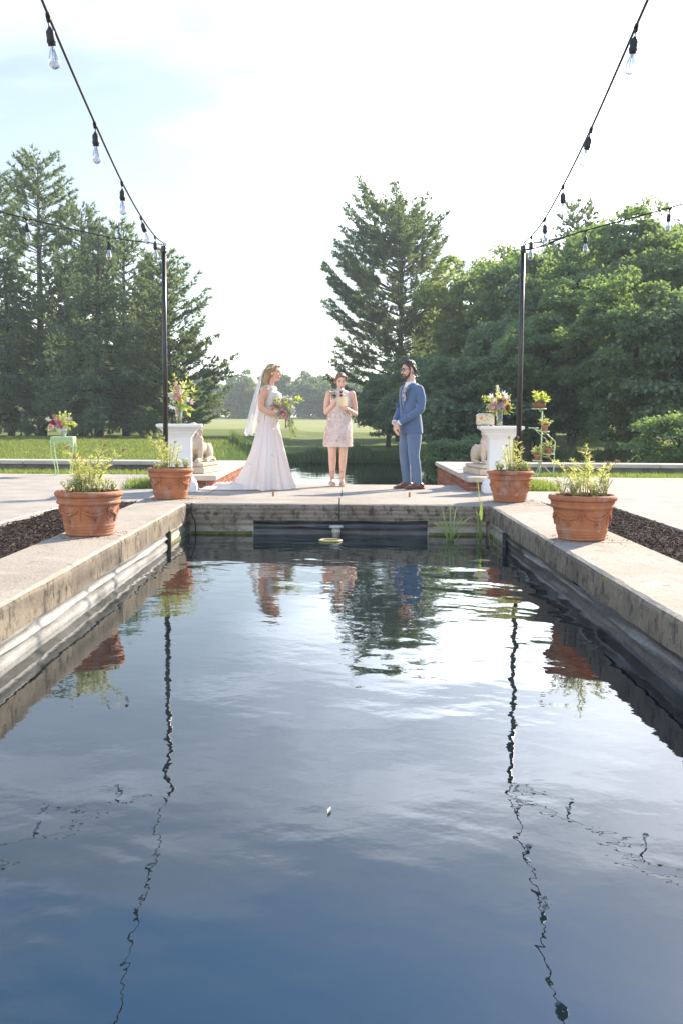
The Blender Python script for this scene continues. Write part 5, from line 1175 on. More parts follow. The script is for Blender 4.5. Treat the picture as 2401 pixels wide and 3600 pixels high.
def hand(b, w, d, n, curl=.4, sc=1.0, thumb=1, spread=.10):
    """w wrist, d finger direction, n palm normal; five bent fingers"""
    w = A(*w); d = nrm(A(*d)); n = A(*n); n = nrm(n - d * np.dot(n, d)); s = np.cross(d, n) * thumb
    b.limb([w - d * .01, w + d * .03 * sc, w + d * .075 * sc], [.026 * sc, .030 * sc, .028 * sc], 10)
    for q in (-1, -.33, .33, 1): b.limb([w + d * .02 * sc + s * q * .018 * sc, w + d * .085 * sc + s * q * .028 * sc], [.014 * sc, .0115 * sc], 8)
    for q, L in ((-1, .062), (-.33, .074), (.33, .080), (1, .070)):
        p = w + d * .085 * sc + s * q * .028 * sc; e = nrm(d + s * q * spread); P = [p]; a = curl
        for f in (.45, .32, .26):
            dd = e * math.cos(a) + n * math.sin(a); p = p + dd * L * f * sc; P.append(p); a += curl
        b.limb(P, [.0105 * sc, .0098 * sc, .009 * sc, .0078 * sc], 8, 2)
    t0 = w + d * .02 * sc + s * .026 * sc; b.limb([t0, t0 + (d * .6 + s * .8 + n * .2) * .035 * sc, t0 + (d * .95 + s * .75 + n * .5) * .058 * sc], [.014 * sc, .0115 * sc, .009 * sc], 8, 2)
def legs_base(b, hip, knee, ank, r=(.085, .055, .033), toe=(0, -.14)):
    for s in (-1, 1):
        h, k, a = [A(*q) * A(s, 1, 1) for q in (hip, knee, ank)]
        calf = k * .62 + a * .38 + A(0, .02, 0)
        b.limb([h, h * .5 + k * .5 + A(0, -.01, 0), k, calf, a], [r[0], (r[0] + r[1]) * .56, r[1], r[1] * .98, r[2]], 14)
        b.limb([a + A(0, .02, -.035), a + A(s * .01, -.07, -.05), a + A(s * .015, toe[1], -.06)], [.034, .034, .026], 10)
def surf_points(me, n, g, zlo=-9, zhi=9):
    V = np.zeros(len(me.vertices) * 3, np.float32); me.vertices.foreach_get('co', V); V = V.reshape(-1, 3); Nn = np.zeros(len(V) * 3, np.float32); me.vertices.foreach_get('normal', Nn); Nn = Nn.reshape(-1, 3)
    ok = np.where((V[:, 2] > zlo) & (V[:, 2] < zhi))[0]; i = g.choice(ok, n); return V[i].astype(float), Nn[i].astype(float)

# ---- officiant (faces the camera, reads into a microphone)
OX, OY = -.025, 14.55
P0 = thing('person', 'woman in pink petal dress reading into a microphone between the couple', 'person', (OX, OY, 0), R(2))
sh = -.035
HT = T4((0.0, -.035, 1.525), (R(16), 0, R(6)), 1.0)
b = MB()
b.loft([(.74, sh, 0, .10, .09), (.80, sh * .9, .0, .155, .105), (.90, sh * .6, .005, .165, .115), (1.0, sh * .4, 0, .14, .10), (1.07, -.01, -.005, .125, .09), (1.18, 0, -.01, .135, .10), (1.27, 0, -.01, .145, .10), (1.33, 0, .0, .15, .085), (1.375, 0, .005, .12, .065), (1.40, 0, .008, .07, .05)])
b.limb([(0, .005, 1.36), (0, -.012, 1.46)], [.052, .048])
head_shape(b, HT)
b.limb([(-.165, 0, 1.345), (-.20, .02, 1.21), (-.205, .01, 1.075)], [.048, .043, .037]); b.limb([(-.205, .01, 1.075), (-.14, -.09, 1.15), (-.055, -.165, 1.25)], [.038, .034, .024])
hand(b, (-.045, -.17, 1.262), (.55, -.25, .75), (.45, -.6, -.2), .55, .92, -1)
b.limb([(.165, 0, 1.345), (.20, .02, 1.20), (.215, .01, 1.05)], [.048, .043, .037]); b.limb([(.215, .01, 1.05), (.15, -.10, 1.085), (.085, -.17, 1.125)], [.038, .034, .024])
hand(b, (.075, -.178, 1.13), (-.75, -.2, .5), (.1, .8, .6), .25, .92, -1)
for s in (-1, 1):
    hp = A(s * .078 + sh, 0, .82); kn = A(s * .078 + sh - .0, -.015, .475); an = A(s * .070 + sh - .005, .02, .115)
    b.limb([hp, hp * .5 + kn * .5, kn, kn * .64 + an * .36 + A(0, .022, 0), an], [.088, .078, .056, .053, .032], 14)
    b.limb([an + A(0, .015, -.03), an + A(s * .008, -.06, -.055), an + A(s * .014, -.145, -.085)], [.033, .032, .024], 10)
link('body', fuse(b, .007, 4), m_skin_o, P0)
face_parts(HT, P0, closed=True)
dress = MB(); dr = [(.575, sh, -.0, .205, .15), (.62, sh, 0, .202, .15), (.72, sh * .9, 0, .195, .145), (.85, sh * .7, 0, .185, .135), (.98, sh * .4, 0, .165, .12), (1.08, -.01, -.005, .148, .108), (1.18, 0, -.01, .148, .115), (1.27, 0, -.012, .15, .112), (1.33, 0, -.004, .146, .096), (1.37, 0, .0, .118, .078), (1.385, 0, .0, .10, .068)]
dress.loft(dr, 36); DM = fuse(dress, .009, 2)
m_dress = cloth('blush_dress', (.86, .74, .69), (.88, .81, .78), .25, (.85, .6, .55))
link('dress', DM, m_dress, P0)
g = np.random.default_rng(5); C, Nn = surf_points(DM, 1500, g, .585, 1.20)
b = MB(); tn = nrm(np.cross(Nn, rdir(len(C), g))); b.leaves(C + Nn * .002, tn + Nn * g.uniform(.15, .9, (len(C), 1)), Nn + rdir(len(C), g) * .3, g.uniform(.018, .036, len(C)), g.uniform(.016, .028, len(C)), .15)
o = obj('dress_petals', b, leafmat('dress_petals', (.90, .84, .81), (.84, .62, .54), (.90, .79, .73), .35, 30, .10), P0); o['kind'] = 'stuff'
C, Nn = surf_points(DM, 420, g, 1.20, 1.39); b = MB()
tn = nrm(np.cross(Nn, rdir(len(C), g))); b.leaves(C + Nn * .003, tn + Nn * .15, Nn, .016, .012, .1); o = obj('lace_yoke', b, leafmat('lilac_lace', (.80, .70, .76), (.84, .78, .82), (.8, .7, .75), .3, 30, .1), P0); o['kind'] = 'stuff'
hb = MB(); hb.T = HT; hb.ell((0, .024, .042), (.079, .091, .083)); hb.limb([(-.064, -.045, .068), (-.02, -.070, .092), (.035, -.062, .088), (.070, -.02, .066)], [.013, .014, .014, .013]); hb.limb([(-.066, -.05, .07), (-.081, -.014, .02), (-.07, .05, -.03)], [.018, .018, .024]); hb.limb([(.07, -.035, .07), (.082, -.008, .02), (.07, .05, -.03)], [.018, .018, .024]); hb.ell((.03, .10, .0), (.06, .045, .05)); hb.T = None
link('hair', fuse(hb, .007, 2), hairmat('brown_hair', (.16, .085, .045), (.26, .15, .08)), P0)
for s in (-1, 1):
    an = A(s * .070 + sh - .005, .02, 0); b = MB()
    b.rings([[(an[0] + x, an[1] + y, z) for x, y in ((-.032, .05), (.032, .05), (.038, -.08), (.026, -.165), (-.022, -.165), (-.034, -.08))] for z in (.004, .03)])
    b.rings([[(an[0] + x, an[1] + y, z) for x, y, z in ((-.03, .05, .03), (.03, .05, .03), (.03, -.06, .03), (-.03, -.06, .03))], [(an[0] + x, an[1] + y, z) for x, y, z in ((-.027, .048, .085), (.027, .048, .085), (.027, -.055, .034), (-.027, -.055, .034))]])
    obj('sandal_sole', b, pm('cork_sole', (.55, .40, .27), (.45, .32, .2), rough=.8, scale=30), P0)
    b = MB(); a_ = np.linspace(0, math.pi, 9)
    for yy, zz, rr in ((-.115, .03, .042), (-.09, .035, .042)): b.tube(np.stack([an[0] + s * .008 + rr * np.cos(a_), an[1] + yy + 0 * a_, zz + .035 * np.sin(a_)], 1), .009, 6)
    a_ = np.linspace(0, 6.283, 15); b.tube(np.stack([an[0] + .037 * np.cos(a_), an[1] + .037 * np.sin(a_), .135 + .01 * np.sin(a_)], 1), .005, 5, False); b.tube(np.stack([an[0] + .042 * np.cos(a_), an[1] + .045 * np.sin(a_), .215 + .012 * np.cos(a_)], 1), .004, 5, False); b.tube([(an[0] + s * .02, an[1] - .05, .09), (an[0] + s * .02, an[1] - .03, .22)], .004, 5); b.tube([(an[0] - s * .01, an[1] - .04, .20), (an[0] - s * .04, an[1] - .07, .25)], .004, 4)
    obj('sandal_strap', b, pm('tan_straps', (.50, .34, .22), rough=.6), P0, True)
b = MB(); a_ = np.linspace(0, 6.283, 17); b.tube(np.stack([.098 + .002 * np.cos(a_), -.165 + .028 * np.cos(a_), 1.118 + .028 * np.sin(a_)], 1), .006, 6, False); obj('bracelet', b, pm('silver', (.6, .6, .6), rough=.25, metallic=1), P0, True)
# things she holds or wears
mic = thing('microphone', 'black handheld microphone with silver grille held below her chin', 'microphone', (OX, OY, 0))
b = MB(); b.T = T4((.006, -.205, 1.325), (R(12), 0, 0)); b.lathe([(.011, -.13), (.012, -.125), (.016, .03), (.020, .045), (.020, .05)], 16); b.T = None; obj('handle', b, m_cable, mic, True)
b = MB(); b.ell((.008, -.218, 1.392), (.026, .026, .028)); obj('grille', b, pm('steel_mesh', (.55, .55, .55), (.4, .4, .4), rough=.4, scale=200, metallic=.6), mic, True)
pap = thing('booklet', 'open cream booklet held at her chest', 'booklet', (OX, OY, 0))
for sgn, x0, x1 in ((-1, -.055, .03), (1, .03, .10)):
    b = MB()
    b.rings([[(x0, -.235 - (.02 if sgn < 0 else 0), 1.165), (x1, -.235 - (.02 if sgn > 0 else 0), 1.165), (x1, -.245 - (.02 if sgn > 0 else 0), 1.295), (x0, -.245 - (.02 if sgn < 0 else 0), 1.295)], [(x0, -.231 - (.02 if sgn < 0 else 0), 1.165), (x1, -.231 - (.02 if sgn > 0 else 0), 1.165), (x1, -.241 - (.02 if sgn > 0 else 0), 1.295), (x0, -.241 - (.02 if sgn < 0 else 0), 1.295)]]); obj('page', b, cloth('cream_paper', (.80, .70, .50), (.82, .74, .56), .3, (.8, .68, .45)), pap)
cor = thing('corsage', 'white and yellow corsage pinned on the woman\'s pink dress', 'corsage', (OX, OY, 0))
arrangement(cor, [('rose', m_white, (-.105, -.115, 1.335), .026, (-.2, -1, .3)), ('rose', m_yel, (-.135, -.105, 1.32), .020, (-.4, -1, 0)), ('rose', m_pinkpet, (-.10, -.125, 1.295), .018, (-.1, -1, 0)), ('spray', m_brown, (-.085, -.12, 1.32), .02, (0, -1, 0))], [(m_green, (-.11, -.10, 1.32), [(-.075, -.12, 1.35), (-.07, -.12, 1.29), (-.14, -.11, 1.345), (-.12, -.12, 1.28)], .03, .5, 6)], 33)

# ---- groom
GX, GY, GA = .955, 14.05, R(-60)
P1 = thing('person', 'bearded man in a blue suit and glasses with hands clasped', 'person', (GX, GY, 0), GA)
HT = T4((0, -.045, 1.675), (R(9), 0, R(-8)), 1.05)
b = MB()
b.loft([(.82, 0, .0, .15, .10), (.95, 0, 0, .165, .115), (1.1, 0, 0, .15, .105), (1.25, 0, 0, .175, .115), (1.36, 0, .005, .175, .098), (1.42, 0, .012, .13, .07), (1.455, 0, .012, .07, .055)])
b.limb([(0, .012, 1.45), (0, -.010, 1.58)], [.062, .058]); head_shape(b, HT, True)
for s in (-1, 1):
    b.limb([(s * .175, .012, 1.39), (s * .232, .03, 1.27), (s * .248, .0, 1.13)], [.045, .044, .038]); b.limb([(s * .248, 0, 1.13), (s * .15, -.13, 1.0), (s * .045, -.235, .915)], [.043, .040, .027])
hand(b, (.045, -.235, .915), (-.55, -.15, -.75), (-.3, .7, -.3), .45, 1.05, 1); hand(b, (-.035, -.222, .905), (.35, -.2, -.9), (.3, .6, .1), .35, 1.05, -1)
for s in (-1, 1):
    yo = .035 if s > 0 else -.01
    b.limb([(s * .085, .01, .86), (s * .092, .0 + yo * .3, .68), (s * .092, -.02 + yo * .6, .48), (s * .095, .01 + yo, .30), (s * .097, .03 + yo, .11)], [.085, .075, .056, .05, .036], 14)
    b.limb([(s * .097, .05 + yo, .06), (s * .1, -.10 + yo, .04)], [.03, .028], 10)
link('body', fuse(b, .008, 4), m_skin_g, P1); face_parts(HT, P1, pm('dark_brows', (.03, .02, .015), rough=.8))
m_suit = cloth('blue_suit', (.085, .130, .225), (.095, .145, .25), 0, None, .75, 5, 0, .35); m_suit2 = cloth('blue_trousers', (.105, .150, .245), (.12, .17, .27), 0, None, .75, 5, 0, .35)
JS = [(0.785, 0, 0.015, 0.204, 0.142), (0.800, 0, 0.015, 0.206, 0.144), (0.900, 0, 0.01, 0.198, 0.142), (1.000, 0, 0.005, 0.186, 0.133), (1.080, 0, 0, 0.179, 0.125), (1.180, 0, 0, 0.183, 0.129), (1.280, 0, 0, 0.195, 0.135), (1.360, 0, 0.005, 0.201, 0.128), (1.420, 0, 0.012, 0.190, 0.106), (1.460, 0, 0.016, 0.147, 0.084), (1.485, 0, 0.018, 0.100, 0.068)]
j = MB(); j.loft(JS, 40)
for s in (-1, 1):
    j.ell((s * .165, .012, 1.408), (.066, .072, .055)); j.limb([(s * .195, .012, 1.395), (s * .238, .03, 1.27), (s * .252, .01, 1.13), (s * .245, -.01, 1.10)], [.064, .057, .051, .050], 14); j.limb([(s * .250, 0, 1.13), (s * .160, -.125, 1.015), (s * .075, -.212, .945)], [.051, .048, .041], 14)
    # creases at the elbows
    for q in range(3): j.limb([(s * (.29 - q * .012), -.03 - q * .012, 1.13 + q * .03), (s * .235, -.06 - q * .01, 1.15 + q * .028)], [.012, .012], 6)
for (p0_, p1_) in (((-.10, -.115, 1.06), (.06, -.128, 1.10)), ((-.02, -.13, 1.02), (.13, -.10, 1.07)), ((.12, -.08, 1.22), (.17, .02, 1.18)), ((.13, -.09, 1.27), (.18, .01, 1.25)), ((-.12, -.09, 1.24), (-.17, .0, 1.21)), ((.14, .06, 1.10), (.17, .0, 1.02)), ((.05, .125, 1.22), (.12, .11, 1.10)), ((.10, .12, .98), (.17, .07, .86))):
    j.limb([p0_, tuple((A(*p0_) + A(*p1_)) / 2 * A(1.03, 1.03, 1)), p1_], [.006, .010, .006], 6)
JM = fuse(j, .0075, 1); link('jacket', JM, m_suit, P1)
def front_y(x, z, off):
    zs = [q[0] for q in JS]; rx = np.interp(z, zs, [q[3] for q in JS]); ry = np.interp(z, zs, [q[4] for q in JS]); cy = np.interp(z, zs, [q[2] for q in JS])
    return cy - ry * math.sqrt(max(.02, 1 - (x / rx) ** 2)) - off
def chest_strip(xi, xo, z0, z1, off, n=14, thick=.006):
    """cloth strip on the chest from inner edge xi(t) to outer edge xo(t)"""
    rs = []
    for t in np.linspace(0, 1, n):
        z = z0 + (z1 - z0) * t; a, c = xi(t), xo(t); m_ = (a + c) / 2
        rs.append([(a, front_y(a, z, off), z), (m_, front_y(m_, z, off + .004), z), (c, front_y(c, z, off), z), (c, front_y(c, z, off - thick), z), (m_, front_y(m_, z, off - thick), z), (a, front_y(a, z, off - thick), z)])
    return MB().rings(rs)
for s in (-1, 1):
    w = lambda t: .012 + .062 * min(1, t * 1.5) * (1 if t < .72 else max(.45, 1 - (t - .72) * 2.6))
    obj('lapel', chest_strip(lambda t: s * (.004 + .062 * t ** .9), lambda t: s * (.004 + .062 * t ** .9 + w(t)), 1.10, 1.475, .010), m_suit, P1, True)
obj('waistcoat', chest_strip(lambda t: -.002 - .052 * t, lambda t: .002 + .052 * t, 1.12, 1.40, .004), m_suit2, P1, True)
b = MB(); rs = []
for z, r, r2, cy in ((1.440, .086, .074, .010), (1.465, .079, .072, .008), (1.490, .071, .069, .006), (1.512, .066, .066, .004), (1.514, .060, .060, .004), (1.45, .06, .06, .004)):
    a_ = np.arange(28) * 2 * np.pi / 28; rs.append(np.stack([r * np.cos(a_), cy + r2 * np.sin(a_) - .012, z + .016 * np.sin(a_)], 1))
b.rings(rs, False); obj('shirt_collar', b, cloth('white_shirt', (.82, .80, .80), None, .1), P1, True)
obj('shirt_front', chest_strip(lambda t: -.006 - .05 * t, lambda t: .006 + .05 * t, 1.36, 1.485, .006), cloth('white_shirt', (.82, .80, .80)), P1, True)
tr = MB(); tr.loft([(.80, 0, .008, .16, .115), (.90, 0, .005, .175, .125), (1.0, 0, 0, .165, .118)], 24)
for s in (-1, 1):
    yo = .035 if s > 0 else -.01
    tr.limb([(s * .085, .01, .86), (s * .092, .0 + yo * .3, .68), (s * .092, -.02 + yo * .6, .48), (s * .095, .01 + yo, .30), (s * .097, .03 + yo, .11)], [.108, .099, .079, .070, .062], 16)
    for q in range(4): tr.limb([(s * .092 - .06, .0 + yo, .20 + q * .10 + .01 * s), (s * .095 + .05, -.02 + yo, .235 + q * .10)], [.012, .010], 6)
    tr.limb([(s * .092, -.085 + yo * .2, .74), (s * .092, -.088 + yo * .6, .5), (s * .095, -.045 + yo, .14)], [.006, .006, .006], 6)
link('trousers', fuse(tr, .0075, 1), m_suit2, P1)
for s in (-1, 1):
    yo = .035 if s > 0 else -.01
    b = MB(); x = s * .1; a_ = np.arange(20) * 2 * np.pi / 20; rs = []
    for y, hw, h0, h1 in ((.115, .018, .02, .05), (.105, .034, .006, .085), (.06, .037, .003, .10), (.0, .038, .003, .10), (-.06, .042, .003, .082), (-.12, .045, .003, .060), (-.17, .036, .003, .046), (-.205, .018, .006, .032), (-.215, .006, .010, .022)):
        rs.append(np.stack([x + s * .02 * max(0, -y) + hw * np.cos(a_), np.full(20, y + yo + .02), np.maximum(h0, (h0 + h1) / 2 + (h1 - h0) / 2 * np.sin(a_))], 1))
    b.rings(rs); o = obj('shoe', b, pm('brown_leather', (.20, .075, .04), (.13, .045, .028), rough=.28, scale=8, spec=.6, coat=.3), P1, True)
    b = MB(); b.box(x - .034, x + .034, yo + .08, yo + .135, 0, .018); obj('shoe_heel', b, pm('shoe_heel', (.16, .07, .035), rough=.5), o)
    b = MB()
    for q in range(4): b.tube([(x - .02, yo - .02 - q * .018, .098 - q * .007), (x + .02, yo - .02 - q * .018, .098 - q * .007)], .003, 5)
    obj('shoe_laces', b, pm('laces', (.5, .4, .3), rough=.8), o)
    b = MB(); b.lathe([(.045, .07), (.044, .13)], 16, (x, yo + .05, 0)); obj('sock', b, pm('navy_sock', (.02, .025, .05), rough=.9), P1, True)
hb = MB(); hb.T = HT; hb.ell((0, .028, .050), (.079, .086, .078)); hb.limb([(-.056, -.058, .080), (-.02, -.080, .098), (.03, -.078, .100), (.062, -.05, .084)], [.014, .019, .019, .015]); hb.limb([(-.03, -.05, .108), (0, .01, .116), (0, .07, .095)], [.022, .024, .024]); hb.limb([(.02, -.06, .104), (.035, .0, .108)], [.018, .02])
for s in (-1, 1): hb.limb([(s * .070, -.045, .062), (s * .078, -.015, .03), (s * .076, -.012, -.015)], [.014, .013, .009]); hb.limb([(s * .07, .04, .03), (s * .062, .075, -.03), (s * .05, .085, -.06)], [.022, .020, .012])
hb.limb([(0, .095, .03), (0, .098, -.05)], [.03, .02]); hb.T = None
link('hair', fuse(hb, .007, 2), hairmat('dark_hair', (.030, .020, .016), (.06, .04, .03)), P1)
bb = MB(); bb.T = HT
for s in (-1, 1): bb.limb([(s * .068, -.012, -.03), (s * .060, -.030, -.075), (s * .036, -.062, -.105), (0, -.076, -.112)], [.007, .013, .019, .021]); bb.limb([(0, -.098, -.047), (s * .016, -.094, -.050), (s * .030, -.080, -.062), (s * .034, -.072, -.085)], [.005, .006, .006, .009])
bb.ell((0, -.082, -.092), (.024, .014, .014)); bb.T = None
link('beard', fuse(bb, .006, 2), hairmat('dark_beard', (.035, .022, .016), (.07, .045, .03)), P1)
gl = MB(); gl.T = HT; a_ = np.linspace(0, 6.283, 19)
for s in (-1, 1):
    gl.tube(np.stack([s * .032 + .024 * np.cos(a_), -.094 + .010 * (np.cos(a_) * s > 0) * np.abs(np.cos(a_)), .002 + .019 * np.sin(a_)], 1), .0032, 6, False); gl.tube([(s * .056, -.086, .010), (s * .077, -.04, .010), (s * .078, .012, .004)], .0028, 5)
gl.tube([(-.009, -.096, .006), (.009, -.096, .006)], .003, 5); gl.T = None; obj('glasses', gl, pm('dark_frames', (.035, .025, .02), rough=.3), P1, True)
for s in (-1, 1):
    b = MB(); d_ = nrm(A(-s * .10, -.095, -.075)); c_ = A(s * .064, -.222, .936); b.tube([c_ - d_ * .012, c_ + d_ * .012], .041, 16); obj('shirt_cuff', b, cloth('white_shirt', (.82, .80, .80)), P1, True)
b = MB(); c_ = A(.050, -.232, .922); d_ = nrm(A(-.10, -.095, -.075)); b.tube([c_ - d_ * .008, c_ + d_ * .008], .033, 16); obj('watch_strap', b, pm('watch_steel', (.55, .50, .42), rough=.3, metallic=.9), P1, True)
b = MB(); b.ell((.066, -.262, .937), (.017, .012, .017)); obj('watch_face', b, pm('watch_dial', (.6, .6, .55), rough=.2), P1, True)
for z, x, y in ((1.08, .01, None), (.985, .012, None)):
    b = MB(); b.ell((x, front_y(x, z, .004), z), (.010, .006, .010), 10, 7); obj('button', b, pm('horn_button', (.05, .05, .06), rough=.3), P1, True)
for q in range(3):
    b = MB(); b.ell((.135 + q * .014, -.19 + q * .018, .955 + q * .012), (.007, .007, .007), 8, 6); obj('cuff_button', b, pm('horn_button', (.05, .05, .06)), P1, True)
c_, s_ = math.cos(GA), math.sin(GA)
bt = thing('boutonniere', 'blush and white boutonniere on the blue suit lapel', 'boutonniere', (GX, GY, 0), GA)
yb = front_y(.09, 1.34, .03)
arrangement(bt, [('rose', m_pinkpet, (.075, yb - .01, 1.40), .026, (.2, -1, .4)), ('rose', m_white, (.075, yb - .02, 1.315), .024, (.1, -1, 0)), ('rose', m_mauve, (.115, yb, 1.41), .02, (.4, -1, .3)), ('spray', m_blue, (.105, yb - .01, 1.35), .018, (0, -1, 0)), ('spray', m_white, (.095, yb - .015, 1.37), .02, (0, -1, 0)), ('spray', m_pinkpet, (.10, yb - .015, 1.27), .014, (0, -1, 0))], [(m_green, (.09, yb, 1.33), [(.13, yb - .005, 1.39), (.06, yb - .01, 1.36), (.13, yb, 1.33), (.085, yb - .01, 1.27)], .03, .45, 7)], 35)
b = MB(); b.tube([(.085, yb - .006, 1.30), (.08, yb - .010, 1.24)], .008, 8); obj('ribbon_wrap', b, cloth('white_ribbon', (.82, .80, .76)), bt)

# ---- bride
BX, BY, BA_ = -1.02, 13.92, R(80)
P2 = thing('person', 'bride in a flowing blush gown with long veil holding a bouquet', 'person', (BX, BY, 0), BA_)
HT = T4((0, -.075, 1.610), (R(-3), 0, 0), 1.0)
b = MB()
b.loft([(.80, 0, 0, .15, .12), (.92, 0, .01, .17, .135), (1.02, 0, 0, .155, .12), (1.10, 0, -.01, .135, .11), (1.20, 0, -.02, .145, .125), (1.29, 0, -.03, .155, .13), (1.36, 0, -.01, .15, .09), (1.405, 0, .0, .12, .065), (1.43, 0, .0, .07, .05)])
b.limb([(0, -.01, 1.40), (0, -.045, 1.53)], [.052, .047]); head_shape(b, HT)
for s in (-1, 1):
    b.limb([(s * .170, .0, 1.375), (s * .21, .045, 1.25), (s * .215, .05, 1.12)], [.056, .052, .043]); b.limb([(s * .215, .05, 1.12), (s * .175, -.10, 1.05), (s * .07, -.235, 1.015)], [.044, .039, .026])
    hand(b, (s * .06, -.245, 1.013), (-s * .75, -.55, -.05), (-s * .3, .7, -.3), .5, .92, s)
legs_base(b, (.09, 0, .86), (.085, 0, .48), (.08, .02, .12), (.09, .058, .034))
link('body', fuse(b, .0075, 4), m_skin_b, P2); face_parts(HT, P2)
m_gown = cloth('blush_tulle', (.90, .80, .74), (.91, .85, .80), .30, (.94, .82, .74), .75, 3, 0, .3); m_lace = cloth('ivory_lace', (.84, .80, .77), (.78, .68, .62), .2, (.85, .78, .72), .8, 45)
bd = MB(); bd.loft([(1.04, 0, -.0, .150, .118), (1.08, 0, -.008, .143, .116), (1.13, 0, -.014, .143, .121), (1.20, 0, -.022, .152, .133), (1.28, 0, -.034, .162, .142), (1.34, 0, -.022, .160, .118), (1.39, 0, -.006, .135, .085), (1.42, 0, -.004, .098, .068)], 32)
for s in (-1, 1): bd.ell((s * .06, -.13, 1.285), (.062, .05, .058)); bd.limb([(s * .10, -.07, 1.395), (s * .125, .0, 1.415), (s * .11, .06, 1.38)], [.03, .028, .03])
BM_ = fuse(bd, .008, 2); link('bodice', BM_, m_lace, P2)
g = np.random.default_rng(6); C, Nn = surf_points(BM_, 420, g); tn = nrm(np.cross(Nn, rdir(len(C), g))); b = MB(); b.leaves(C + Nn * .002, tn + Nn * .25, Nn, g.uniform(.014, .03, len(C)), g.uniform(.010, .018, len(C)), .15); o = obj('lace_applique', b, m_white, P2); o['kind'] = 'stuff'
# skirt with folds; local -Y is forward, +Y behind (the train)
na, nz = 180, 46; a_ = np.arange(na) * 2 * np.pi / na; rs = []; g = np.random.default_rng(8); ph = g.uniform(0, 6.28, 8)
def skirt_ring(t):
    z = 1.055 * (1 - t) + .012 * t
    rx = .150 + .30 * t ** 1.15; ry = .120 + .25 * t ** 1.25; cy = -.0 + .02 * t ** 1.5
    fold = (np.sin(7 * a_ + ph[0] + 1.2 * t) * .5 + np.sin(12 * a_ + ph[1] - .8 * t) * .35 + np.sin(19 * a_ + ph[2]) * .22 + np.sin(29 * a_ + ph[3] + t) * .12)
    f = 1 + fold * (.028 + .125 * t)
    back = np.clip(np.sin(a_), 0, 1) ** 1.6
    tr_ = back * .42 * np.clip(t - .45, 0, 1) ** 2.0
    return np.stack([rx * f * np.cos(a_), cy + ry * f * np.sin(a_) + tr_, np.full(na, z) + .004 * np.sin(9 * a_) * t], 1)
rs = [skirt_ring(t) for t in np.linspace(0, 1, nz)]
b = MB(); b.rings(rs, False)
SKM = b.mesh('skirt', True); link('skirt', SKM, m_gown, P2)
# train spread on the paving behind her, leading left and towards the camera
tn_ = MB(); n1, n2 = 44, 30; V = []
for i_ in range(n1):
    u = i_ / (n1 - 1)
    for k_ in range(n2):
        v = k_ / (n2 - 1) * 2 - 1
        yy = .10 + u * (.78 + .05 * math.sin(v * 5)) ; xx = v * (.40 + .08 * u) * (1 - .25 * u ** 3) - .16 * u
        edge = min(1, (1 - u) * 6, (1 - abs(v)) * 6)
        hh = .012 + .20 * math.exp(-u * 5.5) * (1 - abs(v) ** 2) + edge * (.022 * math.sin(9 * v + 5 * u + 1) + .018 * math.sin(14 * u + 4 * v) + .016 * math.sin(17 * v - 6 * u) + .03) + .02 * (u > .9) * math.sin(v * 12)
        V.append((xx + .02 * math.sin(13 * u), yy, max(.006, hh)))
F = [(i_ * n2 + k_, i_ * n2 + k_ + 1, (i_ + 1) * n2 + k_ + 1, (i_ + 1) * n2 + k_) for i_ in range(n1 - 1) for k_ in range(n2 - 1)]
tn_.add(V, F); TM = tn_.mesh('train', True); o = link('train', TM, m_gown, P2)
ap = MB()
for c_, n_ in ((SKM, 26), (TM, 10)):
    C, Nn = surf_points(c_, n_, g, .0, 1.0)
    for q in range(n_):
        nq = Nn[q] if c_ is SKM else A(0, 0, 1); m_ = 16; off = rdir(m_, g) * .045 * A(1, 1, 1.6); off -= nq * (off @ nq)[:, None]
        ap.leaves(C[q] + off + nq * .006, rdir(m_, g) + nq * .3, np.repeat(nq[None], m_, 0) + rdir(m_, g) * .2, g.uniform(.024, .046, m_), g.uniform(.016, .028, m_), .12)
o = obj('flower_applique', ap, m_white, P2); o['kind'] = 'stuff'
# hair: crown with braid, long waves down the back
m_bhair = hairmat('honey_hair', (.26, .145, .065), (.46, .30, .15), 30)
hb = MB(); hb.T = HT; hb.ell((0, .024, .046), (.083, .098, .086)); hb.T = None
g = np.random.default_rng(12)
for q in range(46):
    s = g.uniform(-1, 1); w0 = g.uniform(0, 6.28); z = np.linspace(1.66, g.uniform(1.24, 1.36), 22); t_ = (1.66 - z) / .4
    x = s * (.07 + .03 * t_) + .010 * np.sin(z * 38 + w0); y = -.045 + .055 * np.sqrt(np.maximum(0, 1 - s * s)) + (.04 + .085 * t_) * (1 - .55 * abs(s)) + .012 * np.cos(z * 34 + w0) + .02 * abs(s) * -t_
    if abs(s) > .75: y = y - .012
    hb.tube(np.stack([x, y, z], 1), np.linspace(.015, .006, 22), 6)
for s in (-1, 1): hb.limb([(s * .05, -.155, 1.70), (s * .082, -.11, 1.68), (s * .088, -.06, 1.63), (s * .075, .02, 1.585)], [.012, .013, .013, .012], 8)
HM = fuse(hb, .0062, 1); link('hair', HM, m_bhair, P2)
for s in (-1, 1):
    br = MB()
    for q in range(13):
        t_ = q / 12; a1 = -1.75 + 2.6 * t_; br.ell((s * .086 * (1 - .1 * abs(t_ - .5)), -.075 + .025 + .09 * math.sin(a1) + .01, 1.71 - .09 * t_ + .0), (.010, .015, .010), 8, 6, (0.6 * (1 if q % 2 else -1), 0, 0))
    obj('braid', br, m_bhair, P2, True)
b = MB()
for q in range(9):
    t_ = q / 8; b.leaves([A(-.092, -.14 + .13 * t_, 1.715 - .05 * t_)] * 3, rdir(3, g), [A(-1, 0, 0)] * 3, .016, .010, .1)
obj('hair_pearls', b, m_white, P2)
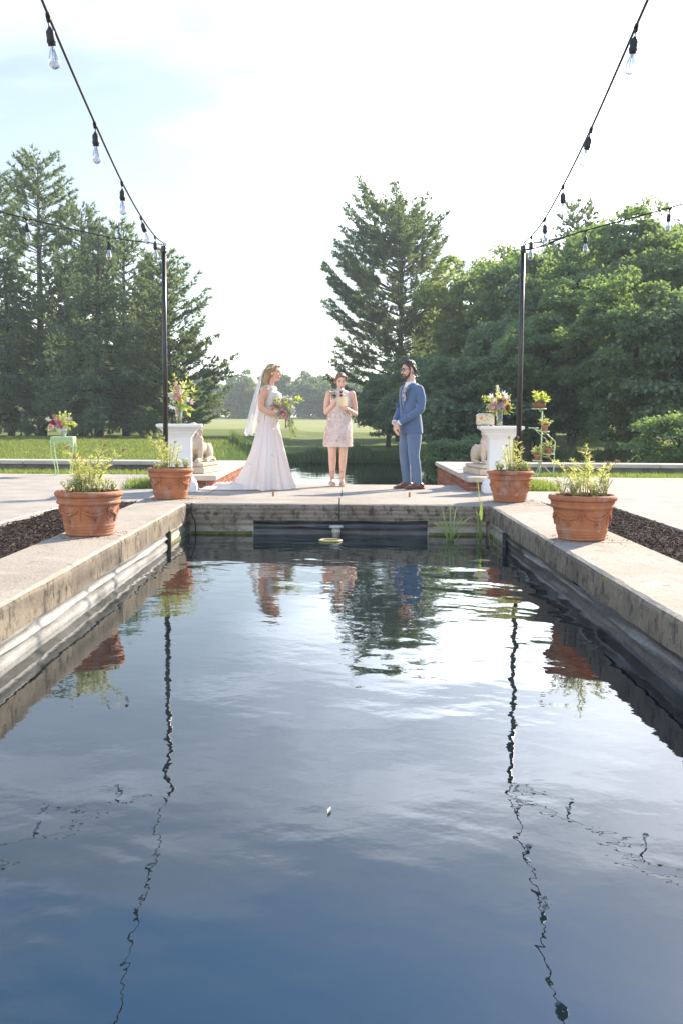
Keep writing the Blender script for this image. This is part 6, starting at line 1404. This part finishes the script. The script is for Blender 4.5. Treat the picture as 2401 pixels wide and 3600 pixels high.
# veil
nv, nw = 40, 34; V = []
for i_ in range(nv):
    t_ = i_ / (nv - 1); z = 1.665 - t_ * .91
    for k_ in range(nw):
        u = (k_ / (nw - 1) * 2 - 1); wd = .035 + .22 * t_ ** .6; dep = .05 + .255 * t_ ** .75
        V.append((u * wd + .006 * math.sin(u * 18 + t_ * 3), dep - .05 * u * u * (.4 + t_) + (.012 + .014 * t_) * math.sin(u * 15 + 2 + t_ * 2) + .0, z + .02 * math.sin(u * 9) * t_))
F = [(i_ * nw + k_, i_ * nw + k_ + 1, (i_ + 1) * nw + k_ + 1, (i_ + 1) * nw + k_) for i_ in range(nv - 1) for k_ in range(nw - 1)]
b = MB(); b.add(V, F); obj('veil', b, cloth('veil_tulle', (.85, .84, .84), None, .45, (.85, .84, .83), .9, 5, .42, 0), P2, True)
# bouquet
bqx, bqy = BX, BY
bq = thing('bouquet', 'trailing bridal bouquet of roses, blue blooms and lime leaves', 'bouquet', (BX + .245, BY - .06, 1.05))
arrangement(bq, [('rose', m_pinkpet, (-.035, -.12, -.005), .055, (-.1, -1, 0)), ('rose', m_roseb, (-.055, -.15, .02), .026, (-.2, -1, .3)), ('rose', m_white, (.07, -.10, .05), .062, (.4, -1, .1)), ('rose', m_coral, (-.13, -.11, .11), .036, (-.3, -1, .3)), ('rose', m_pinkpet, (-.075, -.12, .09), .034, (0, -1, .3)), ('rose', m_yel, (.0, -.13, .13), .032, (0, -1, .4)), ('rose', m_white, (.03, -.08, .17), .04, (.2, -.7, .6)),
    ('spray', m_blue, (-.015, -.13, .08), .042, (0, -1, 0)), ('spray', m_blue, (.05, -.07, .15), .04, (0, -1, .4)), ('spray', m_white, (-.17, -.09, .22), .05, (-.4, -.8, .5)), ('spray', m_white, (-.02, -.08, .21), .05, (0, -.7, .7)), ('spray', m_yel, (-.12, -.10, .17), .045, (-.2, -.8, .4)), ('spray', m_mauve, (.06, -.06, .19), .045, (.3, -.6, .7)), ('spray', m_white, (-.21, -.06, .27), .04, (-.3, -.5, .8)), ('spray', m_pinkpet, (-.16, -.10, .12), .05, (0, -1, 0))],
    [(m_lime, (.03, -.05, .12), [(.19, -.04, .20), (.22, -.03, .17), (.16, -.02, .22)], .055, .6, 7), (m_lime, (.0, -.13, .1), [(.02, -.15, .14), (.03, -.14, .10)], .06, .7, 4), (m_grey, (-.06, -.10, .08), [(-.15, -.13, .06), (-.13, -.14, .01), (-.11, -.13, -.03), (-.16, -.11, .1)], .065, .7, 5),
     (m_green, (0, -.08, .05), [(-.16, -.08, .18), (-.1, -.05, .2), (.02, -.05, .22), (.1, -.05, .12), (-.18, -.06, .08), (.05, -.1, 0), (.0, 0, .15), (-.1, .02, .12), (.06, .0, .05)], .045, .55, 12),
     (m_lime, (.04, -.08, .0), [(.09, -.10, -.14), (.11, -.10, -.26), (.13, -.09, -.30), (.08, -.10, -.33), (.14, -.08, -.22)], .035, .55, 12), (m_green, (.03, -.08, .0), [(.06, -.1, -.2), (.10, -.09, -.28), (.04, -.09, -.12)], .035, .5, 14)], 9, ((.0, -.03, -.2), 14))
for k_ in range(3):
    b = MB(); x = .02 + k_ * .022; P = bez([(x, -.09, -.03), (x + .012, -.10, -.12), (x - .004 + .01 * k_, -.095, -.22 + .02 * k_)], 8); b.tube(P, .007, 6, True, .25); obj('ribbon', b, cloth('blush_ribbon', (.82, .72, .68), None, .2), bq, True)

# ---- far figure in the meadow
fx, fy = px_x(822, 165), 165.0
P3 = thing('person', 'small dark distant figure standing in the meadow', 'person', (fx, fy, float(terr(fx, fy)) - .02), R(20))
b = MB()
for s in (-1, 1):
    b.limb([(s * .10, 0, .9), (s * .11, 0, .5), (s * .12, .02, .06)], [.11, .085, .06]); b.limb([(s * .12, 0, .05), (s * .13, -.16, .04)], [.05, .04]); b.limb([(s * .21, 0, 1.43), (s * .30, .03, 1.18), (s * .20, -.10, 1.05)], [.075, .06, .045])
b.loft([(.85, 0, 0, .18, .14), (1.05, 0, 0, .20, .15), (1.3, 0, 0, .235, .16), (1.45, 0, 0, .19, .12), (1.5, 0, 0, .08, .07)]); b.limb([(0, 0, 1.45), (0, 0, 1.58)], [.065, .06]); head_shape(b, T4((0, -.02, 1.66)))
link('body', fuse(b, .02, 2), pm('navy_clothes', (.03, .035, .05), rough=.9), P3)
b = MB(); b.ell((0, .01, 1.71), (.095, .11, .09)); obj('hair', b, pm('dark_hair_far', (.03, .02, .018), rough=.8), P3, True)
# ------------------------------------------------------------------ haze
b = MB(); b.box(-950, 950, -950, 1550, -4.0, 32.0)
m, nt, out, N, Lk = newmat('haze_air')
v = N('ShaderNodeVolumePrincipled'); v.inputs['Color'].default_value = (.82, .91, 1.0, 1); v.inputs['Density'].default_value = .0005; v.inputs['Anisotropy'].default_value = .2
Lk(v.outputs[0], out.inputs['Volume'])
hz = obj('haze', b, m); hz['kind'] = 'stuff'
